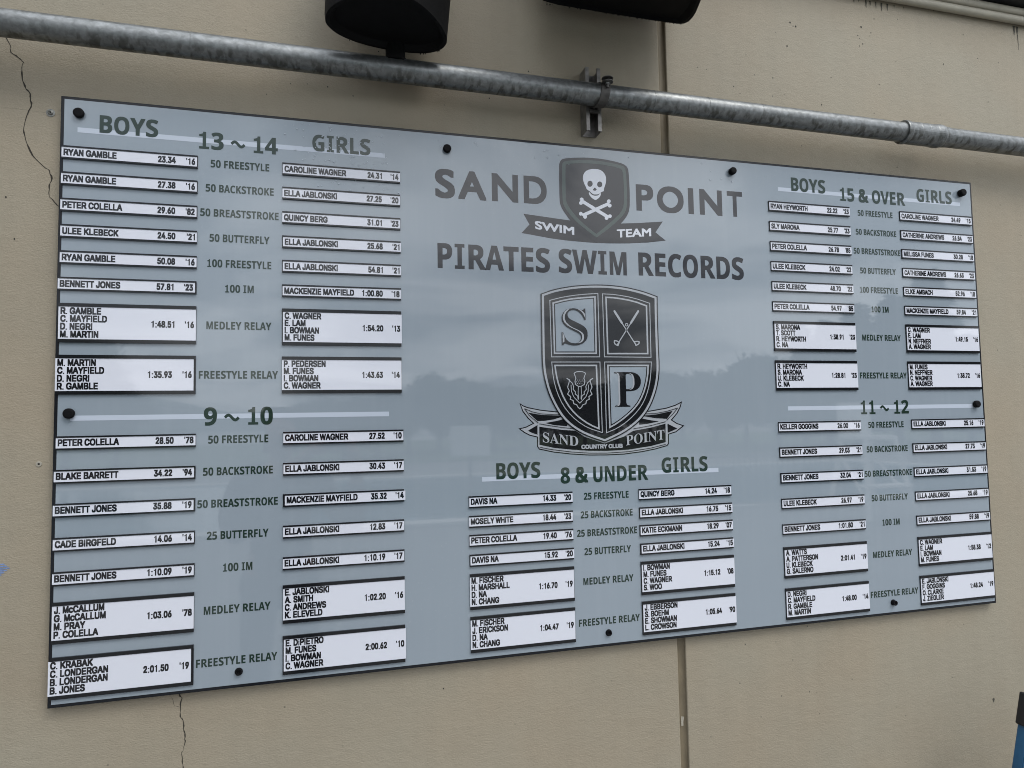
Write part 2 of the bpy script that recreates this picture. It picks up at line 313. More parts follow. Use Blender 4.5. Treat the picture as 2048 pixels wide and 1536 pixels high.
GLY = json.loads('''{"N":{"A":[368,[-17,1,95,1,132,114,139,122,233,121,274,1,384,2,384,73,242,499,123,498,-18,67],[195,235,171,236,183,275]],"B":[368,[19,1,253,0,288,7,323,23,350,50,367,95,367,205,360,230,338,264,352,302,352,405,334,450,305,480,278,493,247,500,18,498],[134,198,166,200,203,193,223,183,241,166,248,148,230,127,209,116,191,112,134,113],[134,311,134,387,188,387,220,370,232,355,228,341,208,320,194,313,181,309]],"C":[368,[115,1,146,-6,240,-6,271,1,304,18,334,44,366,105,373,136,371,200,265,200,256,174,237,141,217,124,193,113,160,130,137,157,120,189,110,224,107,258,120,311,146,357,184,384,203,384,234,363,249,341,265,301,372,302,373,364,360,411,346,438,328,463,307,480,268,500,234,507,149,507,109,496,79,480,53,457,31,425,11,380,-2,311,-2,189,8,130,17,102,46,50,73,24]],"D":[368,[14,1,211,0,246,7,294,30,327,62,342,88,359,130,369,183,369,317,366,342,350,398,336,425,303,464,275,483,249,493,214,500,14,498],[127,112,122,117,122,383,127,388,155,388,200,370,227,347,253,292,260,261,260,242,246,189,236,169,216,142,186,123,152,112]],"E":[340,[19,1,336,2,335,112,138,112,133,117,135,196,320,198,319,309,135,310,133,383,138,388,332,388,332,499,18,498]],"F":[311,[16,1,126,2,128,190,295,192,295,302,128,304,127,383,132,388,310,388,310,499,15,498]],"G":[397,[123,1,154,-6,254,-6,295,4,331,24,360,54,383,96,396,158,395,281,185,281,185,174,271,171,260,150,237,127,207,113,178,124,145,154,125,189,115,224,112,239,115,277,125,311,139,338,168,371,201,387,228,377,254,354,279,301,392,302,393,364,380,408,357,447,331,474,298,493,245,507,157,507,107,493,71,471,51,450,19,396,6,352,-1,311,-1,189,10,133,19,105,48,54,74,27]],"H":[368,[13,1,120,2,121,195,126,200,247,199,250,2,355,2,354,499,250,498,249,314,244,309,122,310,120,498,12,498]],"I":[142,[21,0,121,0,121,500,21,500]],"J":[283,[60,1,88,-6,178,-6,194,-2,224,11,247,35,260,58,271,96,269,500,165,499,164,183,157,146,150,132,131,115,116,129,102,164,100,209,-7,208,-8,105,-1,71,19,32,33,18]],"K":[368,[18,1,128,2,129,139,140,156,152,166,261,1,384,2,384,64,248,273,255,288,383,434,383,499,254,498,143,366,130,355,128,498,17,498]],"L":[311,[315,1,315,112,130,114,128,498,18,499,17,2]],"M":[425,[11,1,112,2,114,150,164,1,261,1,308,144,310,2,415,2,414,499,291,498,214,249,210,252,201,280,134,498,10,498]],"N":[368,[13,1,120,2,122,225,241,1,357,2,356,499,249,498,247,272,127,498,12,498]],"O":[397,[119,1,150,-6,247,-6,278,1,321,24,350,54,379,105,389,133,399,199,399,302,385,377,366,422,347,450,324,474,275,500,241,507,157,507,113,496,74,474,47,447,18,396,9,368,-1,311,-1,189,12,121,28,82,47,54,77,24],[197,113,164,130,138,160,118,202,111,230,111,268,124,314,141,344,161,368,180,380,200,387,239,364,266,329,283,280,286,233,273,186,250,147,224,124]],"P":[340,[16,1,126,2,129,159,226,159,251,163,293,183,319,209,333,236,343,273,343,389,326,441,310,462,290,480,269,490,232,500,15,498],[129,273,128,386,169,388,202,373,216,359,227,336,223,314,213,297,182,276,166,272]],"Q":[397,[378,-40,380,20,356,60,376,98,392,151,399,198,399,301,385,376,363,428,350,446,321,476,278,499,263,503,247,506,150,506,119,499,96,489,77,476,38,434,12,379,2,335,-1,310,-1,189,9,132,35,71,47,53,74,26,122,0,157,-7,244,-8,269,-41],[150,146,135,165,115,214,111,232,114,282,124,314,144,350,164,370,200,387,233,370,250,353,273,314,286,267,283,220,272,189,260,200,153,199]],"R":[368,[20,1,133,2,134,164,138,169,166,169,176,162,259,2,380,2,380,67,316,189,351,231,365,273,368,295,365,395,358,420,338,456,306,483,248,500,19,498],[134,283,135,387,185,388,201,384,221,373,238,356,245,342,246,330,238,312,224,298,191,284,173,281]],"S":[340,[87,-1,118,-8,221,-8,256,-1,298,22,318,42,338,85,342,100,342,200,338,219,315,258,271,288,157,328,138,341,128,353,134,367,142,375,165,388,174,389,192,381,212,364,228,324,335,325,335,406,318,449,292,478,246,501,228,505,118,505,90,498,57,481,39,466,24,445,11,413,7,391,7,316,14,281,31,252,54,231,90,212,174,185,201,172,223,150,218,139,201,122,168,109,145,119,121,142,109,179,-1,178,-2,106,8,69,38,25]],"T":[311,[105,1,209,2,210,383,214,388,321,389,320,499,-8,498,-8,389,99,388,103,383]],"U":[368,[77,13,97,3,135,-7,232,-7,263,0,296,16,332,55,345,82,355,120,354,498,250,498,249,207,246,188,239,163,226,140,212,126,185,112,162,123,141,143,128,166,121,191,120,498,12,498,12,129,19,95,29,68,44,43]],"V":[340,[113,1,223,0,230,5,358,430,357,499,254,500,248,497,173,235,169,236,162,255,92,498,-19,498,-19,433]],"W":[481,[79,1,192,2,236,202,241,209,287,2,397,0,404,3,499,427,497,499,397,500,391,497,349,292,344,284,297,499,184,498,140,292,135,284,89,498,-19,498,-20,436]],"X":[340,[-17,1,97,2,161,112,171,123,243,1,356,2,356,67,247,258,350,436,349,499,236,499,171,388,107,498,-8,498,-8,433,93,255,-17,64]],"Y":[340,[116,1,224,2,225,180,358,436,357,499,243,498,170,362,98,499,-19,498,-19,436,114,183]],"Z":[311,[-1,1,315,2,315,112,154,114,312,395,311,499,-2,498,-1,388,158,386,-2,102]],"0":[283,[100,-6,185,-6,200,-2,224,11,241,29,263,71,280,133,286,211,286,289,283,299,283,343,273,399,260,436,238,475,217,493,181,507,103,507,78,500,61,489,44,472,24,439,15,414,2,352,-1,321,-1,177,12,96,21,68,49,21,64,8],[141,120,128,132,118,152,105,199,102,280,118,349,131,372,144,381,156,366,170,336,180,293,183,233,177,189,167,155,150,125]],"1":[283,[118,0,118,370,37,330,37,400,66,415,118,450,141,500,210,500,210,0]],"2":[283,[10,1,274,2,274,111,172,114,238,216,261,264,268,292,268,411,264,427,258,445,242,472,224,489,207,499,182,506,101,506,82,502,49,483,22,442,9,383,10,313,110,313,112,336,119,358,126,372,138,384,157,369,165,348,145,303,129,278,9,105]],"3":[283,[66,1,91,-6,182,-6,207,1,230,14,248,32,270,74,277,108,277,205,270,236,251,275,230,296,209,308,264,396,263,500,12,499,12,389,108,386,68,321,69,214,110,213,140,202,160,182,170,158,157,129,146,118,135,114,113,132,98,175,-3,174,-4,102,6,61,29,25]],"4":[283,[148,0,245,1,247,89,286,91,290,95,290,202,251,203,247,208,246,333,183,336,225,436,225,495,220,500,122,498,-6,198,-6,92,142,90,144,5],[129,203,127,208,142,241,143,205]],"5":[283,[70,1,95,-6,183,-6,198,-2,236,22,265,71,275,111,275,233,265,274,248,307,228,330,198,346,180,350,126,350,122,355,126,387,258,389,258,500,29,499,12,314,13,218,33,213,108,213,128,227,136,228,148,219,161,200,169,174,161,141,139,117,123,129,113,149,108,175,7,174,6,99,16,61,33,32,53,11]],"6":[283,[94,-5,185,-6,201,-2,224,11,244,32,267,77,274,111,274,224,261,274,248,297,227,318,207,328,181,333,233,436,232,500,132,500,126,497,41,327,16,258,8,221,8,118,16,80,25,55,41,29,68,5],[141,118,123,138,112,164,126,200,141,216,157,200,171,168,157,132,148,120]],"7":[283,[31,1,135,2,276,386,275,499,8,498,9,388,147,386,30,64]],"8":[283,[97,-6,187,-6,232,11,250,25,265,47,279,80,282,102,282,193,275,227,256,264,270,308,270,408,266,427,256,454,229,486,200,503,181,507,103,507,67,496,31,460,14,414,14,305,26,264,11,236,1,196,1,99,11,61,31,29,61,5],[140,113,122,125,108,152,125,182,143,193,165,172,173,149,165,132,148,114],[140,323,128,335,120,355,128,372,143,384,156,372,164,355,153,332]],"9":[283,[54,1,158,2,245,180,267,239,274,273,274,386,267,420,261,439,241,472,224,489,198,502,182,506,101,506,76,499,58,489,41,472,32,459,16,420,8,386,8,280,19,236,35,203,55,183,76,173,101,167,53,67],[141,284,126,300,114,333,116,345,129,372,141,382,157,369,171,333,160,303]],"c":[283,[85,-3,104,-7,195,-7,220,0,249,16,267,34,289,79,289,152,254,162,189,161,173,130,156,113,148,111,129,124,117,143,106,170,103,198,110,226,129,262,145,274,156,273,173,255,185,229,189,227,254,227,289,238,290,304,273,343,249,370,210,389,195,393,101,393,76,386,53,373,29,349,13,323,0,288,-7,251,-7,135,0,98,13,63,29,37,53,13]],"i":[142,[31,0,111,0,111,360,31,360],[31,410,111,410,111,500,31,500]],".":[142,[21,0,121,0,121,85,21,85]],":":[170,[35,0,135,0,135,85,35,85],[35,265,135,265,135,350,35,350]],"'":[121,[103,500,91,330,31,330,18,500]]},"H":{"A":[471,[-8,1,120,1,154,111,161,116,314,115,352,1,480,2,477,23,308,502,163,502,7,61,-9,11],[189,216,195,245,236,375,284,217]],"B":[472,[55,1,287,0,312,3,358,16,379,27,418,59,434,89,441,111,444,170,441,192,427,225,404,248,376,264,391,273,418,303,432,352,432,386,425,420,408,450,394,464,355,484,296,497,265,500,55,498],[180,98,180,212,246,212,277,205,300,192,312,170,313,145,302,122,294,114,265,101,240,97],[180,308,180,402,237,403,255,400,285,389,296,378,304,355,296,331,285,320,262,310,240,306]],"C":[459,[129,26,181,3,237,-7,343,-4,421,18,421,117,406,118,312,93,265,93,231,103,214,113,190,140,171,185,164,226,164,270,177,329,196,365,217,385,240,399,287,409,321,402,384,378,406,378,441,454,440,474,390,492,350,503,328,506,237,506,200,499,139,473,120,460,84,424,58,382,39,323,32,282,36,185,52,123,71,84,87,62]],"D":[521,[56,1,246,0,293,6,334,16,379,36,416,61,437,81,459,114,482,177,488,211,488,295,478,345,469,370,446,409,420,439,365,474,287,497,259,500,55,498],[181,98,180,402,237,403,271,396,310,377,334,353,350,320,360,270,360,248,357,214,347,180,324,141,287,113,240,100]],"E":[423,[60,1,386,2,385,96,195,97,190,102,191,212,370,212,374,217,373,309,191,311,191,402,385,404,385,499,59,498]],"F":[400,[58,1,183,2,186,193,358,195,358,290,185,292,184,398,189,403,370,404,370,499,57,498]],"G":[512,[113,38,164,10,199,-1,239,-7,358,-4,411,6,465,23,464,286,248,285,248,188,340,185,340,101,336,97,314,93,264,93,239,100,207,120,183,149,173,173,160,242,163,279,173,317,193,353,219,379,255,399,299,409,352,403,408,384,430,385,462,457,460,479,421,492,355,506,255,506,233,503,202,496,150,476,113,451,83,421,51,367,38,323,32,282,32,213,38,170,54,117,80,71]],"H":[525,[54,1,174,2,174,205,179,209,348,209,350,2,474,2,473,499,350,498,349,314,345,309,176,310,174,498,53,498]],"I":[332,[40,0,292,0,292,70,224,70,224,430,292,430,292,500,40,500,40,430,109,430,109,70,40,70]],"J":[344,[-85,-136,-32,-143,59,-143,106,-137,147,-127,189,-107,211,-92,234,-65,254,-23,261,18,259,500,86,499,86,46,79,2,72,-12,54,-29,28,-40,-32,-43,-63,-37,-85,-38]],"K":[479,[57,1,183,2,184,170,190,180,213,195,223,188,345,1,486,2,487,11,482,22,314,277,316,284,485,484,485,499,346,498,185,309,183,498,56,498]],"L":[393,[377,1,377,96,179,98,178,498,55,499,54,2]],"M":[614,[50,2,155,2,157,300,247,2,354,1,454,312,456,2,563,1,564,498,413,498,304,159,202,498,51,499]],"N":[530,[51,1,155,2,154,329,335,3,342,0,480,2,479,499,375,498,373,178,193,498,50,498]],"O":[530,[165,6,228,-7,300,-7,365,6,389,17,426,42,456,74,478,117,495,173,501,223,501,279,488,357,465,412,437,449,417,467,378,489,318,506,278,509,212,506,168,496,126,476,101,457,75,428,52,385,35,332,29,288,29,213,42,142,68,84,84,62,107,38,135,20],[253,93,207,110,192,123,175,149,157,204,154,276,161,317,184,368,207,392,221,399,256,409,275,409,303,402,323,392,346,368,363,335,370,310,376,270,376,232,363,167,337,121,303,100,278,93]],"P":[452,[57,1,182,1,184,170,276,175,332,188,377,214,404,244,417,270,427,308,430,339,427,377,420,405,407,431,365,473,326,490,269,500,56,498],[185,273,184,402,226,403,244,400,260,396,277,386,288,375,299,348,295,314,283,295,263,282,229,272]],"Q":[530,[493,-115,493,-97,392,17,393,21,426,42,462,84,478,117,495,173,501,223,498,310,488,357,465,412,434,453,398,479,378,489,318,506,275,509,215,506,181,499,126,476,101,457,68,418,46,370,32,314,29,289,32,189,46,132,68,84,107,39,150,13,206,-4,264,-8,350,-115],[253,93,217,104,195,120,178,143,157,204,154,276,161,317,184,368,204,389,221,399,256,409,275,409,303,402,323,392,346,368,363,335,370,310,376,270,376,232,363,167,337,121,312,103,278,93]],"R":[499,[60,1,192,2,193,183,198,188,229,188,238,181,362,2,508,2,507,16,359,211,362,217,402,242,426,266,442,295,449,320,449,380,445,398,426,438,402,461,348,487,273,500,59,498],[194,286,195,402,232,403,270,396,293,386,307,372,315,355,315,336,310,322,293,302,273,291,242,284]],"S":[435,[29,22,63,10,125,-4,238,-7,294,3,332,16,364,35,391,62,407,95,414,135,407,188,391,221,346,260,193,332,175,349,171,370,186,395,229,409,279,403,350,381,372,381,411,460,410,474,363,489,285,506,185,506,119,489,83,470,54,440,40,413,33,385,33,338,43,304,60,278,80,257,118,232,255,170,269,156,277,132,269,115,252,101,207,90,172,93,129,103,47,131,29,130]],"T":[421,[147,1,273,2,275,398,413,401,413,499,6,498,7,401,145,398]],"U":[508,[117,26,156,6,193,-4,215,-7,312,-4,359,10,379,20,398,32,434,71,447,98,460,151,459,499,342,498,342,201,338,170,331,142,318,118,301,104,268,93,243,93,204,107,184,128,174,151,167,204,166,498,49,498,48,151,55,117,74,71,93,46]],"V":[464,[164,1,295,0,302,3,465,461,472,483,470,499,345,498,233,153,118,498,-9,498,-9,486,7,439]],"W":[707,[123,2,268,2,334,236,351,311,355,312,438,2,583,1,715,480,715,498,588,498,509,170,505,170,493,223,415,498,292,499,220,242,202,166,118,498,-8,499,-9,483]],"X":[471,[-8,1,125,2,220,153,233,166,339,1,477,2,477,19,316,252,467,484,467,499,334,498,242,347,236,343,138,498,4,498,5,481,153,258,-8,16]],"Y":[461,[167,1,293,2,295,189,467,481,467,499,331,498,236,325,230,321,131,498,-9,498,-9,489,-5,478,165,189]],"Z":[428,[10,1,420,2,419,96,173,98,176,106,413,419,413,499,15,498,16,404,250,402,10,81]],"0":[438,[151,-1,189,-7,251,-7,289,-1,317,10,353,32,376,59,396,95,405,123,418,195,418,301,402,382,385,421,367,449,334,479,310,492,282,502,229,509,170,506,109,485,90,473,67,449,41,404,31,376,18,295,18,207,28,148,38,110,51,81,81,38,121,10],[214,90,193,98,181,107,163,145,153,204,153,295,159,338,173,381,190,401,220,412,246,401,257,390,267,373,277,345,284,304,284,198,274,145,260,115,243,98]],"1":[438,[70,0,388,0,388,70,290,70,290,500,200,500,185,450,100,425,70,425,70,360,180,360,180,70,70,70]],"2":[438,[21,1,422,2,421,99,198,102,346,231,374,266,394,298,407,348,404,402,397,423,381,450,351,477,318,493,284,503,265,506,178,506,99,487,57,464,21,438,21,422,81,360,103,360,165,396,196,406,215,407,234,405,254,395,265,384,273,364,269,333,256,306,231,275,21,84]],"3":[438,[21,19,112,-4,231,-7,306,6,338,20,384,53,406,88,417,126,417,170,410,195,396,218,379,235,349,252,310,263,360,292,387,321,397,348,401,363,401,404,397,420,387,443,367,467,334,486,278,503,259,506,156,506,118,499,74,486,24,460,24,440,74,375,93,375,140,399,196,412,243,402,262,384,269,360,259,334,248,323,203,306,105,301,104,217,109,212,203,209,243,199,260,188,271,174,276,145,268,124,254,107,224,94,184,87,121,93,40,118,21,117]],"4":[438,[5,101,236,99,240,1,368,2,370,98,434,102,435,189,430,194,374,194,369,198,368,499,242,498,5,188],[137,195,140,203,230,325,236,329,237,195]],"5":[438,[30,19,80,3,139,-7,252,-4,286,3,334,23,353,35,383,65,406,113,413,148,413,192,402,232,389,259,377,274,341,301,298,317,258,324,192,324,177,321,172,326,180,399,373,400,373,499,60,498,41,288,41,238,83,218,111,218,158,228,195,228,227,221,253,207,264,196,275,173,275,145,264,121,253,110,236,100,198,90,139,93,95,103,48,121,30,121]],"6":[438,[114,17,156,0,194,-7,281,-4,319,6,352,23,374,38,400,71,421,132,424,167,421,207,403,259,394,274,371,298,328,321,266,331,197,324,167,310,153,299,149,301,156,329,175,365,189,379,225,399,281,412,331,412,363,406,381,406,381,502,350,506,260,506,194,496,150,480,111,457,78,428,56,396,37,354,24,304,17,254,21,157,34,107,47,81,60,62,89,32],[216,90,189,101,169,121,153,160,152,179,160,199,174,217,203,233,235,237,258,229,278,212,289,188,292,163,285,132,278,118,261,101,235,90]],"7":[438,[78,1,217,2,420,417,419,499,12,498,13,401,271,398,78,17]],"8":[438,[103,10,138,-1,178,-7,281,-4,328,10,367,29,394,53,410,79,421,117,421,148,414,176,397,206,374,229,321,263,355,285,385,315,402,354,402,410,388,443,371,463,335,486,310,496,260,506,178,506,144,499,97,483,80,473,56,453,40,426,33,376,36,351,46,323,66,296,107,260,67,235,31,196,17,151,17,107,24,82,38,56,61,32],[219,81,194,85,164,98,153,109,145,135,153,165,183,192,213,207,239,195,267,176,285,159,292,142,292,123,274,98,244,85],[219,318,183,338,172,349,162,373,174,401,197,414,213,418,241,414,255,407,269,393,274,382,274,367,266,349,252,335]],"9":[438,[54,-3,85,-7,179,-7,254,6,318,35,367,81,379,99,396,132,415,204,421,279,418,335,408,379,392,415,370,446,334,476,307,489,260,503,176,506,139,499,90,479,68,463,42,434,25,401,18,376,15,301,28,251,59,207,107,178,167,168,226,171,251,178,285,199,290,198,283,173,267,140,243,117,214,100,157,87,107,87,76,93,54,92],[201,262,175,273,157,290,146,320,146,345,153,370,168,392,201,408,223,409,243,401,264,384,280,354,287,326,276,296,259,279,235,266]],"&":[537,[559,1,559,53,483,117,516,180,529,214,529,273,412,274,381,205,370,211,312,261,359,303,376,339,380,361,376,433,365,459,355,473,319,496,278,506,165,506,109,490,81,469,68,448,61,427,61,342,68,317,90,283,55,258,31,234,18,211,11,183,11,102,14,86,25,59,42,36,90,7,150,-6,262,-6,287,-3,337,10,381,31,422,0],[276,114,244,101,209,94,184,101,161,114,147,128,139,145,147,162,170,186,184,194,195,189,270,127,276,120],[212,346,194,366,186,383,205,402,225,406,239,398,251,383,236,361]],"~":[490,[0,240,19,258,38,276,59,293,83,307,109,316,138,320,166,316,192,307,216,293,237,276,256,258,275,240,292,223,308,209,323,197,335,190,345,186,353,185,360,186,370,190,382,197,397,209,413,223,430,240,490,180,471,162,452,144,431,127,407,113,381,104,353,100,324,104,298,113,274,127,253,144,234,162,215,180,198,197,182,211,167,223,155,230,145,234,138,235,130,234,120,230,108,223,93,211,77,197,60,180]]},"F":{"S":[336,[75,4,125,-6,203,-6,231,-2,259,7,292,27,315,53,322,67,332,102,332,164,318,219,273,267,173,324,136,352,126,374,128,381,148,399,172,406,184,406,209,399,236,386,268,363,312,363,314,470,290,487,256,499,218,506,118,503,78,490,54,477,28,450,14,424,7,389,7,345,21,299,31,281,64,249,170,186,207,155,217,130,215,122,201,108,172,95,156,94,104,114,56,156,12,156,11,36]],"A":[489,[-20,1,95,1,158,134,164,137,327,137,394,2,509,2,509,42,288,502,198,503,192,500,-21,39],[208,234,205,239,210,252,238,311,242,312,277,236]],"N":[573,[33,2,144,2,146,304,171,281,432,2,537,1,538,498,430,498,428,190,136,498,34,499]],"D":[550,[35,2,282,0,335,6,404,29,459,64,504,116,530,173,537,217,537,286,530,327,507,381,482,416,424,464,354,491,282,500,35,499],[151,98,150,402,226,403,279,397,329,380,368,355,398,319,418,258,418,242,405,198,382,162,346,130,295,107,226,97]],"P":[374,[31,1,144,2,147,199,272,204,312,216,336,230,372,266,385,298,389,323,386,398,372,433,362,447,350,462,323,480,275,497,240,500,30,498],[146,298,147,402,194,403,219,399,242,389,259,372,266,358,266,345,256,325,239,311,225,304,190,297]],"O":[603,[133,30,197,4,216,0,269,-6,360,-3,403,4,463,26,514,61,531,78,560,113,585,177,592,227,592,274,582,336,560,386,519,437,470,470,403,496,328,506,272,506,203,497,141,474,102,449,75,425,47,391,17,320,11,277,11,224,17,180,44,113,92,58],[300,94,272,98,228,113,192,136,169,160,156,175,137,217,133,233,133,267,156,325,192,364,228,387,272,402,303,406,331,402,375,387,414,361,431,344,447,325,467,283,470,267,470,233,447,175,414,139,375,113,331,98]],"I":[183,[39,0,145,0,149,5,149,495,145,500,39,500,34,495,34,5]],"T":[443,[164,1,277,2,279,402,452,404,452,499,-9,498,-8,404,162,402]],"W":[764,[-22,463,181,-3,233,-4,239,-1,370,297,383,319,523,-1,530,-4,577,-4,583,-1,593,19,780,451,784,463,784,494,780,499,670,497,559,238,555,236,439,498,326,497,211,236,204,244,94,497,-20,498]],"M":[573,[32,2,146,2,149,307,255,184,261,181,316,183,424,307,426,2,539,1,540,498,430,499,286,337,144,498,33,499]],"E":[367,[35,1,367,2,366,96,153,97,149,102,150,202,347,203,352,208,350,299,150,301,150,402,360,404,360,499,34,498]],"C":[519,[77,74,120,39,143,26,202,3,274,-6,362,-6,406,0,437,7,504,33,507,39,506,143,462,143,409,117,343,97,324,94,281,97,231,113,187,142,156,178,135,230,135,267,139,283,162,328,188,358,226,383,268,399,312,406,343,403,409,384,459,360,502,360,503,467,440,490,399,500,356,506,281,506,206,496,146,474,98,442,56,397,39,367,23,330,13,267,13,217,20,174,43,119]],"U":[519,[88,36,137,10,184,-3,287,-6,343,0,396,17,438,42,449,53,471,81,491,127,498,180,496,499,383,499,382,214,375,174,362,144,338,120,306,104,265,94,231,98,182,120,159,141,142,177,138,199,138,499,24,499,23,167,30,120,56,69]],"R":[443,[36,1,149,2,150,195,155,200,194,183,233,144,335,2,462,2,463,36,458,47,411,106,346,203,317,233,349,266,359,283,369,323,369,373,365,402,349,441,322,467,306,477,264,493,217,500,35,498],[152,298,151,405,186,403,211,396,228,386,239,375,247,358,246,345,239,331,225,317,208,307,183,300]],"Y":[443,[164,1,277,2,279,242,458,453,462,464,461,499,334,498,220,368,109,498,-21,498,-20,459,162,245]],"L":[359,[371,1,371,96,149,98,147,498,34,499,33,2]],"B":[413,[35,1,260,0,294,3,341,16,361,27,380,39,403,66,417,95,421,120,417,189,407,216,388,241,345,270,360,288,374,320,377,342,374,405,357,444,341,462,314,480,269,496,235,500,34,498],[150,98,150,205,225,203,253,196,274,186,291,169,298,155,295,139,285,125,257,107,207,97],[150,305,150,402,182,403,207,399,227,392,247,375,254,361,254,352,247,334,233,320,213,310,185,303]]},"Z":{"S":[428,[49,-11,68,-11,76,9,86,13,99,13,155,-5,196,-12,227,-12,268,-6,308,8,332,21,371,60,384,87,394,124,391,187,384,209,371,232,350,255,316,280,166,355,143,379,132,405,132,430,135,443,143,457,160,474,199,488,227,488,252,481,291,459,327,416,346,377,354,352,371,351,371,512,352,512,343,493,333,488,236,510,205,513,174,510,119,490,77,448,60,412,53,371,60,321,74,291,113,249,135,234,275,159,293,141,303,121,307,90,293,51,266,27,230,16,180,20,147,34,114,63,89,109,68,171,49,172]],"A":[479,[-8,1,140,2,139,18,108,23,94,30,86,38,81,52,88,83,107,130,117,144,273,144,279,141,312,52,308,38,300,30,283,23,254,18,254,1,487,2,487,17,462,27,451,38,422,92,245,512,226,511,52,77,39,50,22,30,-9,17],[126,176,191,345,195,346,265,177]],"N":[542,[462,-11,464,437,475,466,496,478,525,483,525,499,364,499,365,483,393,478,411,471,421,460,426,449,429,434,428,191,415,201,173,499,21,500,21,484,42,474,75,438,82,424,82,62,75,38,64,27,21,19,21,2,182,2,181,19,150,23,130,34,124,43,117,71,118,380,143,354,434,-2,443,-11]],"D":[544,[24,1,265,0,330,6,393,26,450,64,483,109,506,170,513,230,513,286,497,358,468,409,441,439,393,471,362,484,302,497,274,500,17,498,18,482,58,474,71,462,82,423,82,70,78,48,71,34,58,26,24,18],[224,28,208,38,201,58,201,445,210,467,227,475,255,475,290,468,322,452,353,414,372,367,382,320,385,214,372,133,362,105,337,62,310,42,287,32,271,28]],"P":[459,[19,1,266,2,265,18,237,23,214,33,202,58,202,223,284,225,347,235,386,252,419,278,437,306,444,327,448,342,448,386,441,411,428,438,398,467,350,490,281,500,18,498,19,482,56,474,72,462,83,427,83,77,72,38,56,26,19,18],[203,254,202,455,206,462,219,471,262,471,292,458,306,441,313,423,320,392,320,333,316,314,306,288,292,270,247,253]],"O":[577,[241,-9,263,-12,335,-9,382,5,433,30,485,76,510,110,533,159,543,196,546,215,543,305,533,343,510,391,488,423,455,455,418,480,360,504,291,513,254,510,191,494,146,471,124,455,88,419,66,388,50,355,33,299,30,274,33,202,47,152,72,101,91,76,143,30,201,1],[294,13,263,17,233,30,213,48,197,69,181,102,168,149,158,230,161,318,175,387,190,427,221,465,251,481,285,486,307,485,336,474,379,432,395,399,408,352,418,265,415,180,401,115,389,80,361,40,329,20]],"I":[286,[16,1,270,2,269,18,232,26,210,41,202,61,199,86,199,423,202,445,210,466,221,473,266,482,266,499,16,498,16,482,48,478,68,470,76,461,83,433,83,73,73,41,57,29,16,18]],"T":[465,[104,1,358,2,357,18,323,23,304,32,294,48,290,64,290,470,295,475,335,472,357,465,390,445,414,414,427,380,431,348,445,347,449,352,448,499,13,498,12,355,16,350,32,353,44,402,60,431,81,452,104,465,126,472,166,475,171,470,171,70,164,45,157,34,135,23,104,18]]},"Y":{"S":[428,[11,12,20,30,34,39,34,105,11,172],[217,19,236,23,262,36,280,53,287,67,294,92,294,123,290,142,280,162,244,192,138,245,100,270,61,312,44,358,44,398,51,423,64,450,103,495,127,506,153,511,136,512,81,492,45,459,23,414,19,398,19,358,36,312,75,270,112,245,219,192,255,162,265,142,269,123,269,92,265,77,255,53,238,36,220,26,200,20],[314,381,316,433,298,459,266,489,239,499,219,502,253,480,273,459,289,438]],"P":[459,[42,9,81,20,93,36,100,67,100,436,89,472,73,484,48,491,31,489,50,483,64,472,75,436,75,67,64,28,48,16,28,11],[248,245,280,248,309,261,327,286,338,323,338,402,330,433,323,450,309,467,277,481,259,480,275,473,292,459,309,417,312,402,312,323,302,286,292,269,284,261]]}}''')
